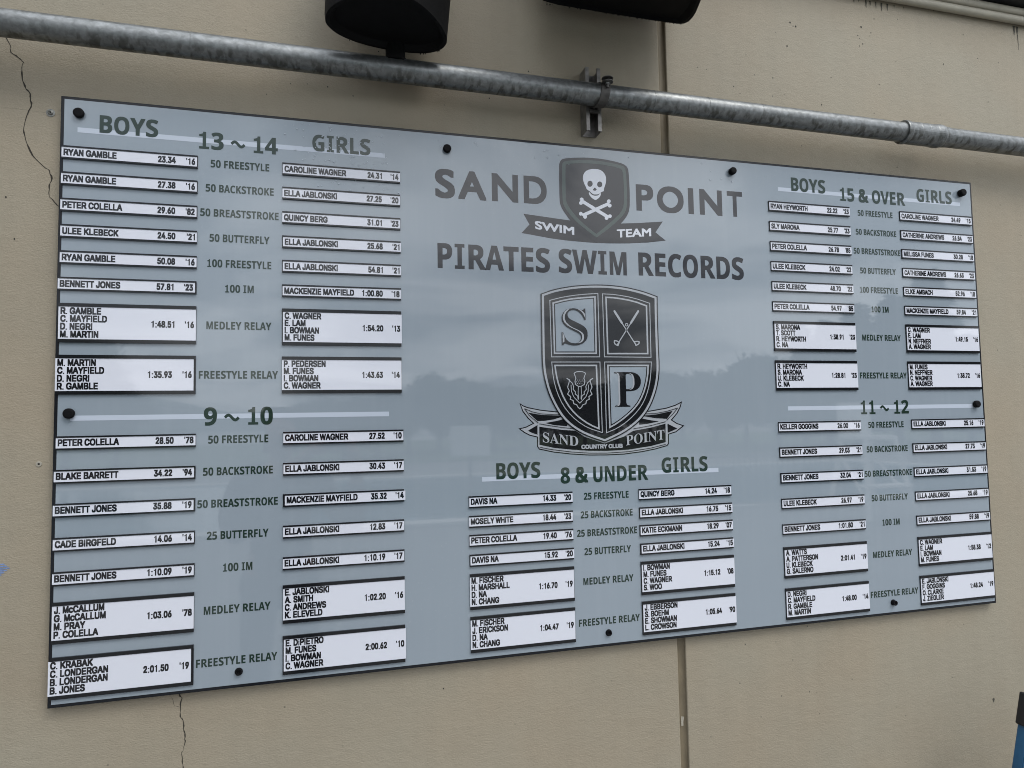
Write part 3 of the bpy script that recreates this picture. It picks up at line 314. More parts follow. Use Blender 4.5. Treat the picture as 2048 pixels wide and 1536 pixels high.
ART = json.loads('''{"emblem_shield":[[22179,23861,22182,23965,22185,24048,22188,24108,22192,24147,22200,24186,22211,24228,22227,24270,22248,24314,22272,24352,22300,24385,22331,24413,22367,24434,22414,24455,22474,24474,22545,24492,22629,24508,22736,24526,22866,24545,23020,24565,23197,24587,23375,24604,23553,24619,23732,24629,23911,24636,24090,24639,24270,24637,24450,24631,24630,24621,24799,24609,24958,24594,25105,24578,25241,24559,25364,24540,25473,24520,25569,24500,25651,24479,25723,24456,25784,24430,25835,24401,25875,24370,25910,24334,25939,24294,25961,24249,25978,24200,25992,24142,26002,24074,26009,23997,26013,23911,26017,23807,26021,23686,26025,23547,26030,23392,26033,23240,26035,23093,26035,22950,26035,22812,26032,22680,26028,22554,26023,22435,26016,22322,26006,22221,25993,22132,25978,22055,25961,21989,25938,21923,25909,21856,25876,21790,25837,21723,25791,21653,25739,21581,25679,21506,25613,21429,25536,21347,25449,21261,25352,21169,25245,21073,25136,20978,25027,20884,24917,20792,24806,20700,24691,20610,24572,20521,24416,20410,24129,20214,23892,20344,23755,20426,23637,20504,23513,20592,23383,20690,23256,20791,23131,20895,23009,21002,22889,21113,22780,21220,22682,21326,22595,21428,22519,21528,22451,21621,22391,21708,22340,21787,22296,21860,22260,21931,22230,22000,22207,22067,22191,22133,22179,22223,22171,22335,22167,22471,22166,22631,22166,22793,22167,22957,22168,23123,22169,23291,22171,23449,22173,23597,22176,23734]],"emblem_band":[[22318,23746,22323,23915,22329,24042,22337,24127,22347,24170,22362,24209,22383,24244,22409,24275,22440,24301,22480,24324,22529,24344,22586,24360,22652,24374,22746,24390,22867,24409,23017,24430,23194,24455,23372,24475,23550,24490,23728,24501,23907,24507,24086,24509,24266,24509,24446,24504,24626,24496,24807,24484,24988,24467,25170,24446,25351,24419,25499,24394,25613,24369,25693,24344,25738,24320,25775,24287,25804,24245,25825,24195,25838,24135,25848,24066,25856,23989,25861,23903,25864,23808,25867,23682,25871,23527,25876,23341,25881,23125,25883,22924,25880,22738,25875,22567,25865,22411,25848,22271,25824,22147,25792,22038,25752,21945,25699,21852,25632,21760,25552,21668,25458,21576,25355,21479,25242,21376,25121,21267,24991,21152,24851,21035,24701,20916,24499,20763,24119,20484,23814,20676,23639,20791,23494,20892,23343,21001,23187,21118,23045,21235,22917,21351,22801,21466,22699,21582,22611,21686,22537,21780,22477,21863,22431,21936,22393,22009,22363,22082,22342,22156,22329,22231,22319,22342,22313,22488,22309,22671,22309,22889,22310,23106,22312,23321,22315,23534],[22513,23719,22517,23874,22522,23990,22530,24074,22545,24156,22619,24191,22678,24210,22748,24226,22835,24241,22942,24257,23043,24271,23141,24283,23234,24293,23323,24302,23434,24310,23567,24318,23724,24325,23902,24333,24082,24336,24261,24335,24441,24329,24621,24320,24795,24307,24963,24290,25124,24271,25278,24249,25403,24225,25498,24202,25564,24177,25600,24153,25629,24120,25650,24080,25665,24032,25672,23976,25679,23909,25685,23829,25690,23737,25694,23634,25698,23513,25701,23375,25703,23220,25705,23047,25705,22883,25701,22728,25694,22581,25684,22442,25668,22317,25644,22206,25614,22108,25576,22024,25524,21938,25458,21850,25377,21760,25281,21668,25179,21573,25071,21474,24957,21372,24836,21266,24712,21160,24584,21052,24418,20916,24113,20670,23853,20845,23706,20950,23583,21042,23457,21141,23327,21247,23206,21354,23092,21463,22986,21573,22888,21684,22802,21787,22729,21881,22669,21966,22621,22043,22582,22115,22552,22182,22532,22245,22520,22303,22511,22399,22506,22533,22503,22706,22504,22917,22506,23123,22507,23326,22510,23524]],"emblem_banner":[[20253,21475,20980,21420,21768,21355,22726,21284,24054,21212,25486,21299,26479,21385,27886,21549,27443,20948,28022,20536,27005,20378,25886,20274,25409,20244,24714,20212,24070,20199,23346,20213,22537,20241,21612,20311,20942,20399,20133,20497,20548,20949]],"skull":[[24009,24058,24076,24065,24144,24070,24211,24070,24278,24067,24342,24058,24403,24041,24459,24018,24513,23988,24560,23953,24602,23913,24638,23869,24668,23820,24692,23770,24710,23720,24721,23670,24726,23618,24726,23565,24722,23509,24714,23450,24701,23389,24687,23331,24671,23276,24653,23225,24634,23176,24617,23129,24603,23085,24590,23032,24571,22940,24495,22903,24454,22880,24422,22858,24391,22833,24360,22805,24329,22782,24297,22764,24264,22750,24231,22741,24195,22734,24155,22729,24114,22727,24069,22727,24029,22731,23993,22739,23962,22750,23936,22765,23910,22782,23883,22802,23857,22823,23831,22847,23802,22870,23770,22892,23735,22913,23698,22933,23667,22955,23643,22980,23626,23007,23616,23036,23604,23067,23590,23099,23574,23134,23555,23171,23537,23209,23519,23248,23502,23288,23485,23330,23472,23372,23462,23416,23456,23461,23452,23508,23453,23555,23457,23602,23465,23649,23477,23697,23495,23743,23520,23788,23550,23830,23587,23872,23627,23909,23670,23941,23716,23969,23766,23993,23820,24014,23879,24031,23942,24046],[23977,23278,23965,23216,23931,23161,23883,23123,23826,23106,23771,23114,23724,23145,23694,23195,23684,23256,23697,23318,23730,23372,23779,23411,23835,23427,23891,23419,23938,23388,23968,23339],[24509,23284,24496,23223,24464,23169,24416,23132,24360,23116,24305,23123,24260,23154,24230,23203,24221,23262,24233,23323,24266,23377,24314,23415,24369,23431,24424,23423,24470,23393,24500,23344],[24091,23106,24199,22987,24132,22924,24032,22917,23980,22971]],"jaw":[[23757,22761,23764,22795,23794,22828,23856,22751,23903,22710,23956,22680,24018,22663,24089,22660,24159,22665,24228,22678,24287,22712,24337,22767,24378,22804,24424,22833,24417,22756,24391,22692,24344,22617,24288,22554,24224,22501,24166,22465,24116,22444,24058,22449,23992,22478,23929,22520,23868,22576,23821,22625,23786,22668,23765,22714]],"bones":[[23261,22450,23283,22482,23315,22504,23361,22515,23398,22509,23429,22491,23449,22462,23456,22429,23450,22378,23487,22370,24121,22038,24746,22345,24760,22359,24747,22379,24741,22423,24750,22458,24772,22490,24806,22514,24843,22524,24892,22519,24922,22502,24943,22473,24951,22427,24941,22392,24919,22360,24872,22333,24871,22326,24883,22298,24932,22292,24963,22274,24984,22245,24991,22200,24982,22166,24958,22132,24925,22110,24888,22099,24842,22104,24809,22123,24779,22177,24305,21943,24786,21687,24795,21688,24808,21707,24842,21730,24889,21740,24927,21734,24958,21716,24979,21686,24986,21642,24975,21606,24953,21574,24901,21546,24872,21541,24808,21558,24792,21500,24769,21467,24736,21445,24700,21435,24653,21440,24621,21458,24599,21488,24592,21532,24606,21578,24101,21843,23596,21596,23614,21565,23620,21522,23611,21488,23589,21456,23556,21432,23520,21423,23473,21428,23443,21446,23423,21474,23415,21509,23417,21531,23374,21547,23352,21595,23326,21580,23280,21570,23245,21575,23213,21594,23193,21623,23185,21656,23195,21701,23217,21733,23250,21756,23285,21766,23314,21764,23333,21760,23363,21742,23383,21715,23389,21692,23425,21697,23885,21921,23915,21941,23417,22203,23406,22204,23380,22162,23330,22134,23302,22128,23267,22134,23235,22152,23214,22182,23207,22215,23216,22260,23239,22292,23271,22315,23303,22326,23278,22342,23258,22371,23251,22414]],"crest":[[0,[[19861,12059,20045,11941,20267,11853,20939,11716,21710,11628,22817,11570,24299,11506,25866,11538,26801,11598,27753,11741,28262,11886,28665,12065,28573,11768,28372,11427,28057,11104,28329,10935,28755,10795,28261,10458,27844,10345,27827,9870,27733,9759,27031,9598,26289,9484,25314,9392,24356,9377,23414,9400,22486,9476,21572,9598,20807,9769,20711,9913,20720,10359,20350,10453,20063,10600,19779,10811,20158,10898,20511,11063,20256,11303,19995,11650]]],[1,[[19931,11969,20020,11895,20251,11803,20930,11664,21705,11576,22814,11517,24297,11453,25868,11484,26807,11544,27766,11688,28284,11835,28570,11962,28516,11788,28322,11458,27967,11093,28300,10886,28629,10778,28233,10508,27785,10385,27768,9889,27698,9807,27019,9650,26281,9537,25311,9445,24356,9429,23417,9453,22492,9528,21582,9648,20840,9815,20765,9928,20775,10398,20370,10501,20092,10644,19900,10786,20176,10849,20603,11049,20297,11337,20043,11674]]],[0,[[20284,11582,20934,11465,21614,11425,22210,11403,21610,11230,21153,11168,20755,11158]]],[0,[[21151,11060,21791,11162,22309,11293,22299,10879,21603,10949]]],[0,[[20266,10703,20751,10973,20741,10500,20465,10592]]],[0,[[20844,10885,21372,10802,22055,10701,22701,10654,23205,10337,24255,9982,25342,10311,25836,10581,26822,10727,27664,10915,27640,9965,26790,9784,25563,9638,24363,9605,23420,9640,22492,9723,21577,9834,20834,10005]]],[0,[[26199,11233,26736,11121,27279,11035,26631,10924,26187,10887]]],[0,[[26300,11344,27092,11386,28099,11568,27758,11163,27036,11220]]],[0,[[27774,10904,28329,10653,27783,10450]]],[0,[[27643,9853,27640,9843,27636,9839,27622,9835,26800,9667,25992,9571,25983,9571,25931,9563,25921,9564,25870,9556,25860,9556,25809,9549,25799,9549,25748,9542,25739,9542,25687,9535,25678,9535,25627,9527,25617,9528,25566,9520,25510,9520,25503,9518,25474,9519,25466,9517,25440,9517,25433,9515,25404,9516,25396,9514,25367,9515,25360,9513,25334,9514,25326,9512,25297,9512,25290,9510,25261,9511,25254,9509,25227,9510,25220,9508,25191,9509,25184,9507,25155,9508,25148,9506,25119,9507,25112,9504,25085,9505,25078,9503,25049,9504,25042,9502,25013,9503,25006,9501,24944,9500,24936,9498,24908,9499,24900,9497,24872,9498,24864,9496,24802,9496,24795,9494,24766,9495,24759,9493,24697,9492,24690,9490,24661,9491,24654,9489,24628,9490,24620,9488,24520,9486,24513,9484,24487,9485,24480,9483,24415,9483,24408,9481,24382,9481,24375,9479,23401,9508,23394,9510,23366,9511,23359,9513,23329,9514,23322,9517,23294,9517,23287,9520,23259,9521,23252,9523,23222,9524,23215,9526,23187,9527,23180,9529,23150,9530,23143,9533,23115,9534,23108,9536,23080,9537,23073,9539,23043,9540,23036,9542,23008,9543,23001,9546,22971,9546,22964,9549,22936,9550,22929,9552,22901,9553,22894,9555,22864,9556,22857,9558,22829,9559,22822,9562,22795,9562,22788,9565,22758,9566,22751,9568,22723,9569,22716,9571,22686,9572,22679,9574,22651,9575,22644,9578,22617,9578,22610,9581,22580,9582,22573,9584,22481,9591,22437,9599,22423,9599,22380,9607,22366,9607,22322,9615,22308,9615,22265,9623,22251,9623,22207,9631,22194,9632,22150,9639,22136,9640,22093,9647,22079,9648,22036,9656,22022,9656,21979,9664,21965,9664,21922,9672,21908,9672,21865,9680,21851,9680,21808,9688,21794,9688,21751,9696,21737,9696,21694,9704,21680,9704,21637,9712,21569,9720,21187,9791,20871,9864,20845,9872,20839,9883,20841,9892,20845,9896,20858,9899,21213,9816,21475,9768,21484,9768,21572,9750,21640,9742,21683,9734,21697,9734,21740,9726,21754,9726,21797,9718,21811,9718,21854,9710,21868,9710,21911,9702,21925,9702,21968,9694,21982,9694,22025,9686,22039,9686,22082,9678,22096,9678,22140,9670,22153,9670,22197,9662,22211,9661,22254,9654,22268,9653,22311,9646,22325,9645,22369,9637,22383,9637,22426,9629,22440,9629,22484,9621,22504,9621,22511,9618,22576,9614,22583,9612,22611,9611,22617,9609,22645,9608,22652,9606,22682,9605,22689,9602,22717,9602,22724,9599,22754,9598,22761,9596,22788,9595,22795,9593,22823,9592,22830,9590,22860,9589,22867,9586,22895,9586,22902,9583,22932,9582,22939,9580,22967,9579,22974,9577,23002,9576,23009,9574,23039,9573,23046,9570,23074,9570,23081,9567,23109,9566,23116,9564,23146,9563,23153,9561,23181,9560,23188,9558,23218,9557,23225,9554,23253,9554,23260,9551,23288,9550,23295,9548,23325,9547,23332,9545,23360,9544,23367,9541,23398,9541,23405,9538,24373,9510,24381,9512,24445,9513,24452,9515,24478,9514,24485,9516,24550,9516,24557,9518,24583,9517,24590,9519,24619,9519,24626,9521,24655,9520,24662,9522,24688,9521,24695,9523,24724,9522,24731,9524,24760,9523,24767,9525,24796,9525,24803,9527,24829,9526,24837,9528,24865,9527,24873,9529,24901,9528,24909,9530,24935,9529,24942,9531,24971,9531,24978,9533,25007,9532,25014,9534,25043,9533,25050,9535,25077,9534,25084,9536,25113,9535,25120,9537,25149,9537,25156,9539,25183,9538,25190,9540,25219,9539,25226,9541,25255,9540,25262,9542,25289,9542,25296,9544,25325,9543,25332,9545,25361,9544,25368,9546,25397,9545,25405,9547,25431,9546,25438,9548,25467,9548,25475,9550,25504,9549,25511,9551,25564,9551,25615,9559,25625,9559,25676,9566,25686,9566,25737,9573,25747,9573,25798,9580,25808,9580,25859,9588,25869,9587,25920,9595,25930,9595,25981,9602,25991,9602,26042,9609,26052,9609,26104,9617,26113,9616,26165,9624,26175,9624,26226,9631,26236,9631,26288,9638,26297,9638,26349,9646,26359,9645,26411,9653,26420,9653,26472,9660,26482,9660,26534,9667,26544,9667,26595,9675,26605,9674,26773,9694,27613,9866,27628,9867,27636,9865,27640,9861]]],[0,[[20841,11028,20848,11039,20860,11042,21401,10941,21544,10919,22055,10834,22115,10828,22122,10826,22140,10826,22147,10823,22163,10823,22193,10818,22211,10818,22241,10813,22259,10813,22266,10810,22282,10810,22312,10805,22331,10805,22361,10800,22379,10799,22386,10797,22402,10797,22432,10792,22450,10792,22457,10789,22474,10789,22504,10784,22522,10784,22552,10779,22570,10778,22577,10776,22594,10776,22624,10771,22665,10768,22689,10762,22693,10757,22696,10749,22689,10738,22678,10735,22669,10735,22662,10737,22646,10738,22616,10743,22597,10743,22591,10745,22574,10746,22544,10750,22526,10751,22496,10756,22477,10756,22470,10758,22454,10759,22424,10764,22406,10764,22376,10769,22358,10769,22351,10772,22335,10772,22305,10777,22286,10777,22279,10780,22263,10780,22233,10785,22215,10785,22185,10790,22167,10790,22160,10793,22052,10804,21571,10884,21399,10911,20864,11009,20847,11015,20843,11019]]],[0,[[27669,11016,27667,11007,27662,11002,27630,10993,26816,10813,25867,10672,25853,10675,25847,10687,25850,10696,25854,10700,25873,10705,26815,10844,27639,11029,27654,11030,27662,11028,27667,11024]]],[0,[[20094,11779,20097,11786,20102,11790,20108,11792,20119,11790,20495,11635,20936,11532,20984,11529,20990,11527,21017,11527,21024,11524,21051,11524,21058,11522,21085,11521,21092,11519,21119,11519,21126,11516,21153,11516,21160,11514,21187,11513,21194,11511,21221,11511,21228,11509,21255,11508,21262,11506,21289,11506,21296,11503,21323,11503,21330,11501,21357,11500,21364,11498,21391,11498,21398,11495,21425,11495,21432,11493,21460,11492,21466,11490,21494,11490,21501,11487,21528,11487,21535,11485,21562,11484,21569,11482,21596,11482,21603,11480,22211,11462,22220,11459,22224,11455,22227,11446,22220,11435,22210,11432,21600,11449,21593,11451,21566,11452,21559,11454,21532,11455,21525,11457,21498,11457,21491,11459,21463,11460,21457,11462,21429,11462,21423,11465,21395,11465,21388,11467,21361,11468,21354,11470,21327,11470,21320,11473,21293,11473,21286,11475,21259,11476,21252,11478,21225,11478,21218,11481,21191,11481,21184,11483,21157,11484,21150,11486,21123,11486,21116,11489,21089,11489,21082,11491,21055,11492,21048,11494,21021,11494,21015,11496,20987,11497,20981,11499,20931,11502,20489,11605,20103,11763,20097,11769]]],[0,[[28400,11716,28397,11707,28392,11703,28355,11691,27760,11536,27097,11429,26985,11428,26978,11426,26911,11427,26903,11425,26837,11426,26829,11424,26762,11425,26755,11423,26688,11424,26681,11421,26614,11422,26607,11420,26540,11421,26533,11419,26466,11420,26459,11418,26392,11419,26385,11417,26351,11418,26342,11421,26336,11432,26339,11442,26344,11446,26354,11448,26386,11448,26393,11450,26460,11449,26467,11451,26534,11451,26541,11453,26608,11452,26615,11454,26682,11453,26689,11455,26756,11454,26763,11456,26830,11455,26838,11458,26904,11457,26912,11459,26979,11458,26986,11460,27053,11459,27061,11461,27096,11461,27736,11564,28369,11729,28382,11731,28392,11728,28397,11724]]],[0,[[20100,11789,20108,11792,20117,11790,20130,11775,20356,11446,20370,11431,20783,11098,20793,11088,20796,11081,20794,11072,20790,11068,20779,11065,20767,11070,20359,11401,20333,11424,20099,11765,20094,11779]]],[0,[[28393,11728,28400,11716,28394,11701,28115,11406,27740,11083,27731,11080,27720,11083,27714,11095,27717,11105,28080,11418,28361,11718,28374,11728,28385,11731]]],[0,[[21049,17477,21470,17635,21672,17701,21863,17754,22077,17805,22316,17855,22555,17899,22795,17938,23036,17970,23278,17996,23519,18017,23761,18033,24004,18044,24248,18051,24494,18052,24739,18047,24986,18036,25234,18019,25483,17995,25733,17963,25984,17923,26234,17876,26466,17826,26682,17774,26922,17707,27432,17547,27418,16943,27413,16612,27411,16274,27410,15874,27410,15415,27412,15013,27415,14670,27420,14385,27426,14154,27423,13928,27413,13710,27393,13501,27366,13300,27329,13102,27282,12906,27227,12714,27162,12526,27092,12345,27015,12169,26932,11999,26842,11834,26740,11673,26627,11516,26504,11365,26369,11218,26215,11073,26043,10932,25854,10794,25648,10659,25428,10531,25195,10412,24889,10277,24267,10028,23634,10242,23329,10358,23103,10460,22895,10569,22703,10684,22530,10801,22375,10921,22236,11044,22116,11167,22007,11292,21907,11420,21816,11551,21736,11682,21656,11822,21578,11971,21499,12128,21421,12297,21349,12475,21283,12661,21225,12855,21173,13056,21130,13246,21096,13425,21071,13594,21054,13753,21042,13940,21034,14157,21030,14402,21030,14676,21031,14964,21033,15265,21035,15580,21037,15909,21040,16216,21042,16501,21044,16823]]],[1,[[21109,17439,21487,17581,21686,17646,21875,17698,22088,17748,22325,17798,22563,17842,22801,17880,23040,17912,23280,17937,23520,17958,23761,17974,24003,17986,24245,17992,24489,17993,24733,17988,24978,17977,25224,17960,25472,17936,25719,17904,25968,17864,26216,17817,26447,17768,26660,17716,26899,17649,27365,17503,27352,16941,27347,16609,27345,16271,27344,15871,27345,15412,27347,15010,27350,14667,27355,14381,27360,14151,27358,13927,27348,13712,27329,13505,27301,13307,27265,13111,27219,12919,27165,12729,27101,12544,27031,12364,26956,12191,26874,12023,26785,11861,26685,11703,26575,11549,26454,11401,26322,11257,26171,11115,26002,10976,25816,10840,25613,10707,25396,10581,25167,10463,24863,10329,24265,10089,23656,10295,23354,10410,23131,10510,22926,10617,22737,10731,22567,10847,22414,10964,22279,11084,22162,11205,22055,11327,21956,11452,21867,11581,21788,11710,21709,11849,21631,11996,21554,12152,21476,12319,21404,12495,21340,12679,21282,12871,21231,13070,21188,13258,21155,13435,21130,13602,21113,13759,21101,13945,21093,14160,21089,14404,21090,14678,21091,14965,21092,15267,21094,15582,21097,15911,21099,16218,21101,16503,21104,16826]]],[0,[[21214,17371,21519,17486,21713,17549,21897,17599,22106,17648,22340,17698,22575,17741,22811,17778,23047,17809,23284,17834,23522,17855,23761,17870,24000,17881,24240,17888,24481,17888,24722,17883,24964,17872,25207,17855,25451,17831,25695,17800,25940,17760,26185,17714,26413,17665,26622,17614,26857,17548,27248,17425,27237,16936,27232,16604,27230,16265,27229,15866,27230,15406,27231,15005,27235,14661,27239,14375,27245,14146,27243,13926,27233,13715,27214,13513,27188,13319,27152,13128,27108,12940,27054,12756,26992,12574,26924,12399,26851,12230,26771,12066,26685,11909,26589,11756,26483,11608,26366,11465,26238,11326,26093,11189,25930,11055,25749,10922,25551,10792,25340,10669,25116,10554,24818,10422,24261,10198,23695,10389,23398,10502,23181,10599,22981,10704,22798,10814,22632,10926,22484,11040,22354,11154,22242,11271,22138,11389,22043,11510,21957,11634,21880,11760,21803,11895,21726,12040,21649,12195,21573,12359,21503,12530,21440,12710,21383,12898,21333,13094,21291,13279,21258,13454,21234,13617,21218,13770,21206,13952,21198,14165,21194,14408,21195,14681,21195,14968,21197,15270,21199,15585,21202,15915,21204,16222,21207,16507,21209,16830]]],[1,[[21494,17168,22035,17317,22450,17406,22921,17484,23395,17544,24112,17608,24116,14327,21520,14307],[21536,17138,22043,17279,22456,17367,22925,17444,23397,17504,24069,17564,24073,14367,21561,14346]]],[1,[[21643,17048,22210,17208,22588,17288,22964,17340,23355,17386,23964,17445,23954,14491,21662,14470]]],[0,[[21722,16993,22226,17135,22598,17213,22971,17264,23360,17310,23882,17361,23873,14566,21740,14545]]],[2,[[21778,16954,22237,17083,22605,17160,22975,17211,23363,17256,23825,17301,23816,14619,21794,14599]]],[1,[[24313,17592,24885,17580,25320,17543,25808,17477,26283,17377,26978,17177,26958,14327,24331,14329],[24357,17551,24880,17540,25312,17502,25797,17436,26269,17337,26933,17146,26913,14368,24374,14369]]],[1,[[24482,17439,24925,17429,25315,17393,25803,17326,26238,17231,26809,17048,26799,14499,24503,14478]]],[0,[[24565,17360,24914,17352,25300,17316,25783,17249,26210,17156,26724,16990,26715,14576,24584,14555]]],[1,[[21515,14088,24119,14104,24151,10501,23554,10691,23207,10848,22908,11035,22635,11251,22386,11495,22173,11759,21996,12045,21842,12367,21713,12728,21624,13072,21574,13399,21541,13694],[21559,14049,24077,14064,24108,10556,23570,10728,23228,10882,22933,11067,22663,11280,22418,11520,22208,11781,22033,12063,21881,12382,21753,12740,21664,13080,21615,13405,21582,13699]]],[1,[[21659,13935,23939,13947,23990,10671,23588,10841,23316,10988,23040,11168,22789,11369,22562,11591,22360,11839,22182,12114,22033,12404,21914,12711,21820,13006,21750,13290,21702,13558]]],[0,[[21746,13861,23859,13871,23908,10788,23624,10908,23359,11051,23089,11227,22843,11423,22622,11639,22425,11882,22251,12150,22105,12434,21988,12736,21895,13027,21827,13306,21779,13570]]],[1,[[24325,14105,26961,14122,26915,13540,26859,13177,26779,12836,26671,12508,26537,12193,26374,11912,26182,11667,25954,11428,25691,11197,25412,10989,25116,10806,24808,10656,24326,10484],[24368,14065,26913,14080,26871,13543,26815,13183,26735,12845,26629,12521,26497,12209,26336,11933,26148,11692,25923,11456,25662,11227,25386,11022,25094,10840,24790,10692,24369,10541]]],[1,[[24478,13950,26796,13961,26759,13500,26701,13177,26610,12837,26492,12521,26347,12228,26179,11970,25989,11748,25762,11532,25501,11323,25259,11148,25038,11007,24821,10883,24500,10723]]],[0,[[24561,13874,26705,13883,26675,13507,26618,13190,26530,12857,26415,12547,26273,12263,26111,12013,25926,11797,25706,11587,25449,11381,25211,11209,24994,11070,24780,10948,24580,10849]]],[2,[[24619,13820,26641,13829,26616,13512,26560,13199,26473,12871,26360,12566,26221,12287,26063,12043,25882,11832,25666,11625,25412,11422,25177,11252,24963,11115,24752,10995,24637,10937]]]],"club1":[[24916,16729,24953,16745,24972,16741,24994,16731,25024,16693,25383,16152,25402,16105,25396,16078,25414,16049,25998,15168,26196,15189,26308,15158,26314,15116,26297,15038,26284,15014,26118,14921,26093,14915,26073,14922,26004,15055,25350,16043,25304,16062,25283,16087,24916,16640,24897,16688],[26243,15116,26184,15130,26149,15130,26080,15120,26055,15114,26054,15108,26115,14988,26231,15053,26245,15097]],"club2":[[26318,16767,26334,16725,26323,16692,26300,16657,25907,16091,25892,16073,25846,16055,25198,15121,25200,15078,25119,14903,25099,14894,25080,14895,24929,14966,24881,15040,24865,15078,24872,15150,24885,15198,24905,15207,25026,15200,25140,15144,25150,15147,25783,16061,25800,16086,25793,16114,25811,16153,26203,16719,26238,16763,26249,16769,26279,16781],[24937,15148,24928,15088,24963,15028,24979,15007,25043,14979,25053,15008,25100,15074,25105,15093,25019,15140]],"ball":[[25698,16009,25690,15976,25669,15947,25638,15928,25603,15921,25567,15927,25538,15945,25518,15972,25512,16005,25520,16039,25541,16067,25572,16086,25608,16094,25643,16088,25673,16070,25692,16042],[25654,16008,25650,15991,25639,15976,25623,15966,25604,15962,25585,15965,25570,15974,25559,15989,25556,16006,25561,16024,25572,16039,25588,16049,25607,16053,25625,16050,25641,16040,25651,16026]],"thistle":[[22975,13617,23162,13603,23313,13531,23323,13518,23226,13261,23275,13124,23240,12948,23226,12930,23069,12847,23064,12838,23073,12551,23055,12369,23057,12384,23077,12406,23185,12471,23181,12582,23299,12709,23280,12819,23280,12846,23373,13038,23503,13144,23502,13173,23525,13195,23667,13276,23695,13271,23702,13257,23692,13239,23586,13159,23560,13133,23588,13013,23652,12818,23557,12628,23637,12477,23641,12455,23627,12438,23476,12330,23473,12311,23494,12209,23488,12191,23328,12126,23305,12003,23294,11973,23278,11963,23134,11917,23073,11814,22965,11721,22949,11715,22928,11722,22826,11817,22770,11921,22629,11969,22615,11979,22605,12010,22588,12133,22435,12200,22429,12218,22455,12318,22453,12338,22310,12446,22298,12464,22303,12486,22389,12634,22305,12823,22378,13016,22412,13134,22388,13161,22285,13243,22279,13257,22285,13270,22295,13276,22323,13272,22462,13187,22471,13169,22468,13145,22591,13039,22674,12844,22647,12712,22760,12579,22748,12474,22852,12407,22870,12385,22872,12370,22864,12509,22867,12618,22887,12834,22882,12843,22744,12927,22727,12949,22707,13099,22708,13134,22757,13257,22680,13473,22671,13517,22695,13539,22806,13598,22857,13608],[22824,13563,22722,13508,22717,13499,22801,13262,22749,13125,22770,12962,22913,12873,23035,12872,23198,12961,23231,13124,23184,13244,23183,13266,23273,13492,23273,13505,23156,13563,23123,13569,22974,13577],[22847,13188,22871,13187,22878,13169,22869,13150,22845,13151,22838,13169],[22973,13188,22997,13186,23004,13169,22995,13150,22971,13151,22964,13169],[23099,13187,23124,13186,23131,13169,23122,13150,23097,13151,23090,13169],[22453,13102,22356,12827,22357,12810,22440,12634,22353,12472,22500,12359,22506,12340,22482,12226,22626,12163,22636,12133,22653,12010,22808,11951,22868,11839,22950,11769,23031,11837,23097,11948,23257,12004,23280,12127,23292,12158,23441,12218,23422,12333,23430,12353,23585,12464,23505,12628,23600,12809,23518,13097,23511,13100,23441,13044,23399,13000,23322,12837,23344,12700,23223,12568,23230,12462,23225,12451,23101,12373,23061,12199,23040,12181,23022,12189,23022,12226,23007,12239,23037,12508,23040,12618,23031,12825,23024,12831,22920,12830,22900,12618,22897,12508,22915,12244,22912,12236,22898,12227,22896,12190,22877,12182,22858,12201,22826,12375,22707,12455,22706,12496,22716,12571,22605,12699,22604,12725,22630,12839,22564,13002,22524,13046],[22798,13100,22822,13098,22829,13081,22820,13062,22796,13063,22789,13081],[22910,13099,22934,13098,22941,13081,22932,13062,22908,13063,22901,13081],[23031,13099,23056,13098,23063,13080,23054,13062,23029,13063,23022,13081],[23144,13099,23168,13098,23175,13080,23166,13062,23142,13063,23135,13080],[22842,13011,22867,13010,22874,12993,22865,12974,22840,12975,22833,12993],[22968,13011,22993,13010,23000,12992,22991,12974,22966,12975,22959,12992],[23085,13011,23110,13010,23117,12992,23108,12973,23083,12975,23076,12992],[22510,12942,22526,12941,22535,12928,22547,12620,22652,12356,22671,12328,22953,12045,23034,12114,23269,12341,23395,12616,23424,12925,23441,12940,23460,12929,23434,12611,23313,12343,23297,12314,22980,12013,22961,12001,22947,12001,22929,12014,22629,12319,22615,12348,22509,12616,22497,12897,22498,12928]],"pits":[[36985,33715],[36351,32464],[36624,33904],[41583,34330],[42562,34966],[41313,33768],[41418,33597],[42186,33856],[42274,34067],[41650,33289],[41405,33134],[44010,32490],[47625,32793],[42676,30920],[51000,30755],[38519,29224],[42201,29088],[43672,25941],[35306,30442],[35753,29789],[37026,26641],[49318,34908],[50369,33516],[9943,27125],[10869,27097],[9196,27050],[18695,27410],[-2064,20872],[-1719,19114],[7246,29370],[16029,-1225],[19447,-3281],[50522,15031],[51448,24171],[12028,26780],[8145,26426],[11161,30506],[13236,29127],[20784,29052],[44306,35185],[39270,30945],[52472,35460],[30516,30466],[31071,30421],[32733,29645],[33131,29287],[47134,29510]]}''')
_tess = {}
def glyph(font, c):
    k = (font, c)
    if k not in _tess:
        g = GLY[font][c]
        loops = [[Vector((q[i] / 500, q[i + 1] / 500, 0)) for i in range(0, len(q), 2)] for q in g[1:]]
        fs = []; b = 0
        for grp_ in ([[l] for l in loops] if font == 'Y' else [loops]):
            fs += [tuple(b + i for i in t) for t in tessellate_polygon(grp_)]; b += sum(len(l) for l in grp_)
        _tess[k] = (g[0] / 500, [(v.x, v.y) for l in loops for v in l], fs)
    return _tess[k]
SPACE = {'N': .28, 'H': .40, 'F': .35, 'Z': .35}
def extent(font, s, track=0.0):
    x = 0; lo = None; hi = 0
    for c in s:
        if c == ' ': x += SPACE[font]; continue
        W, v, f = glyph(font, c); xs = [p[0] for p in v]
        if lo is None: lo = x + min(xs)
        hi = x + max(xs); x += W + track
    return lo, hi
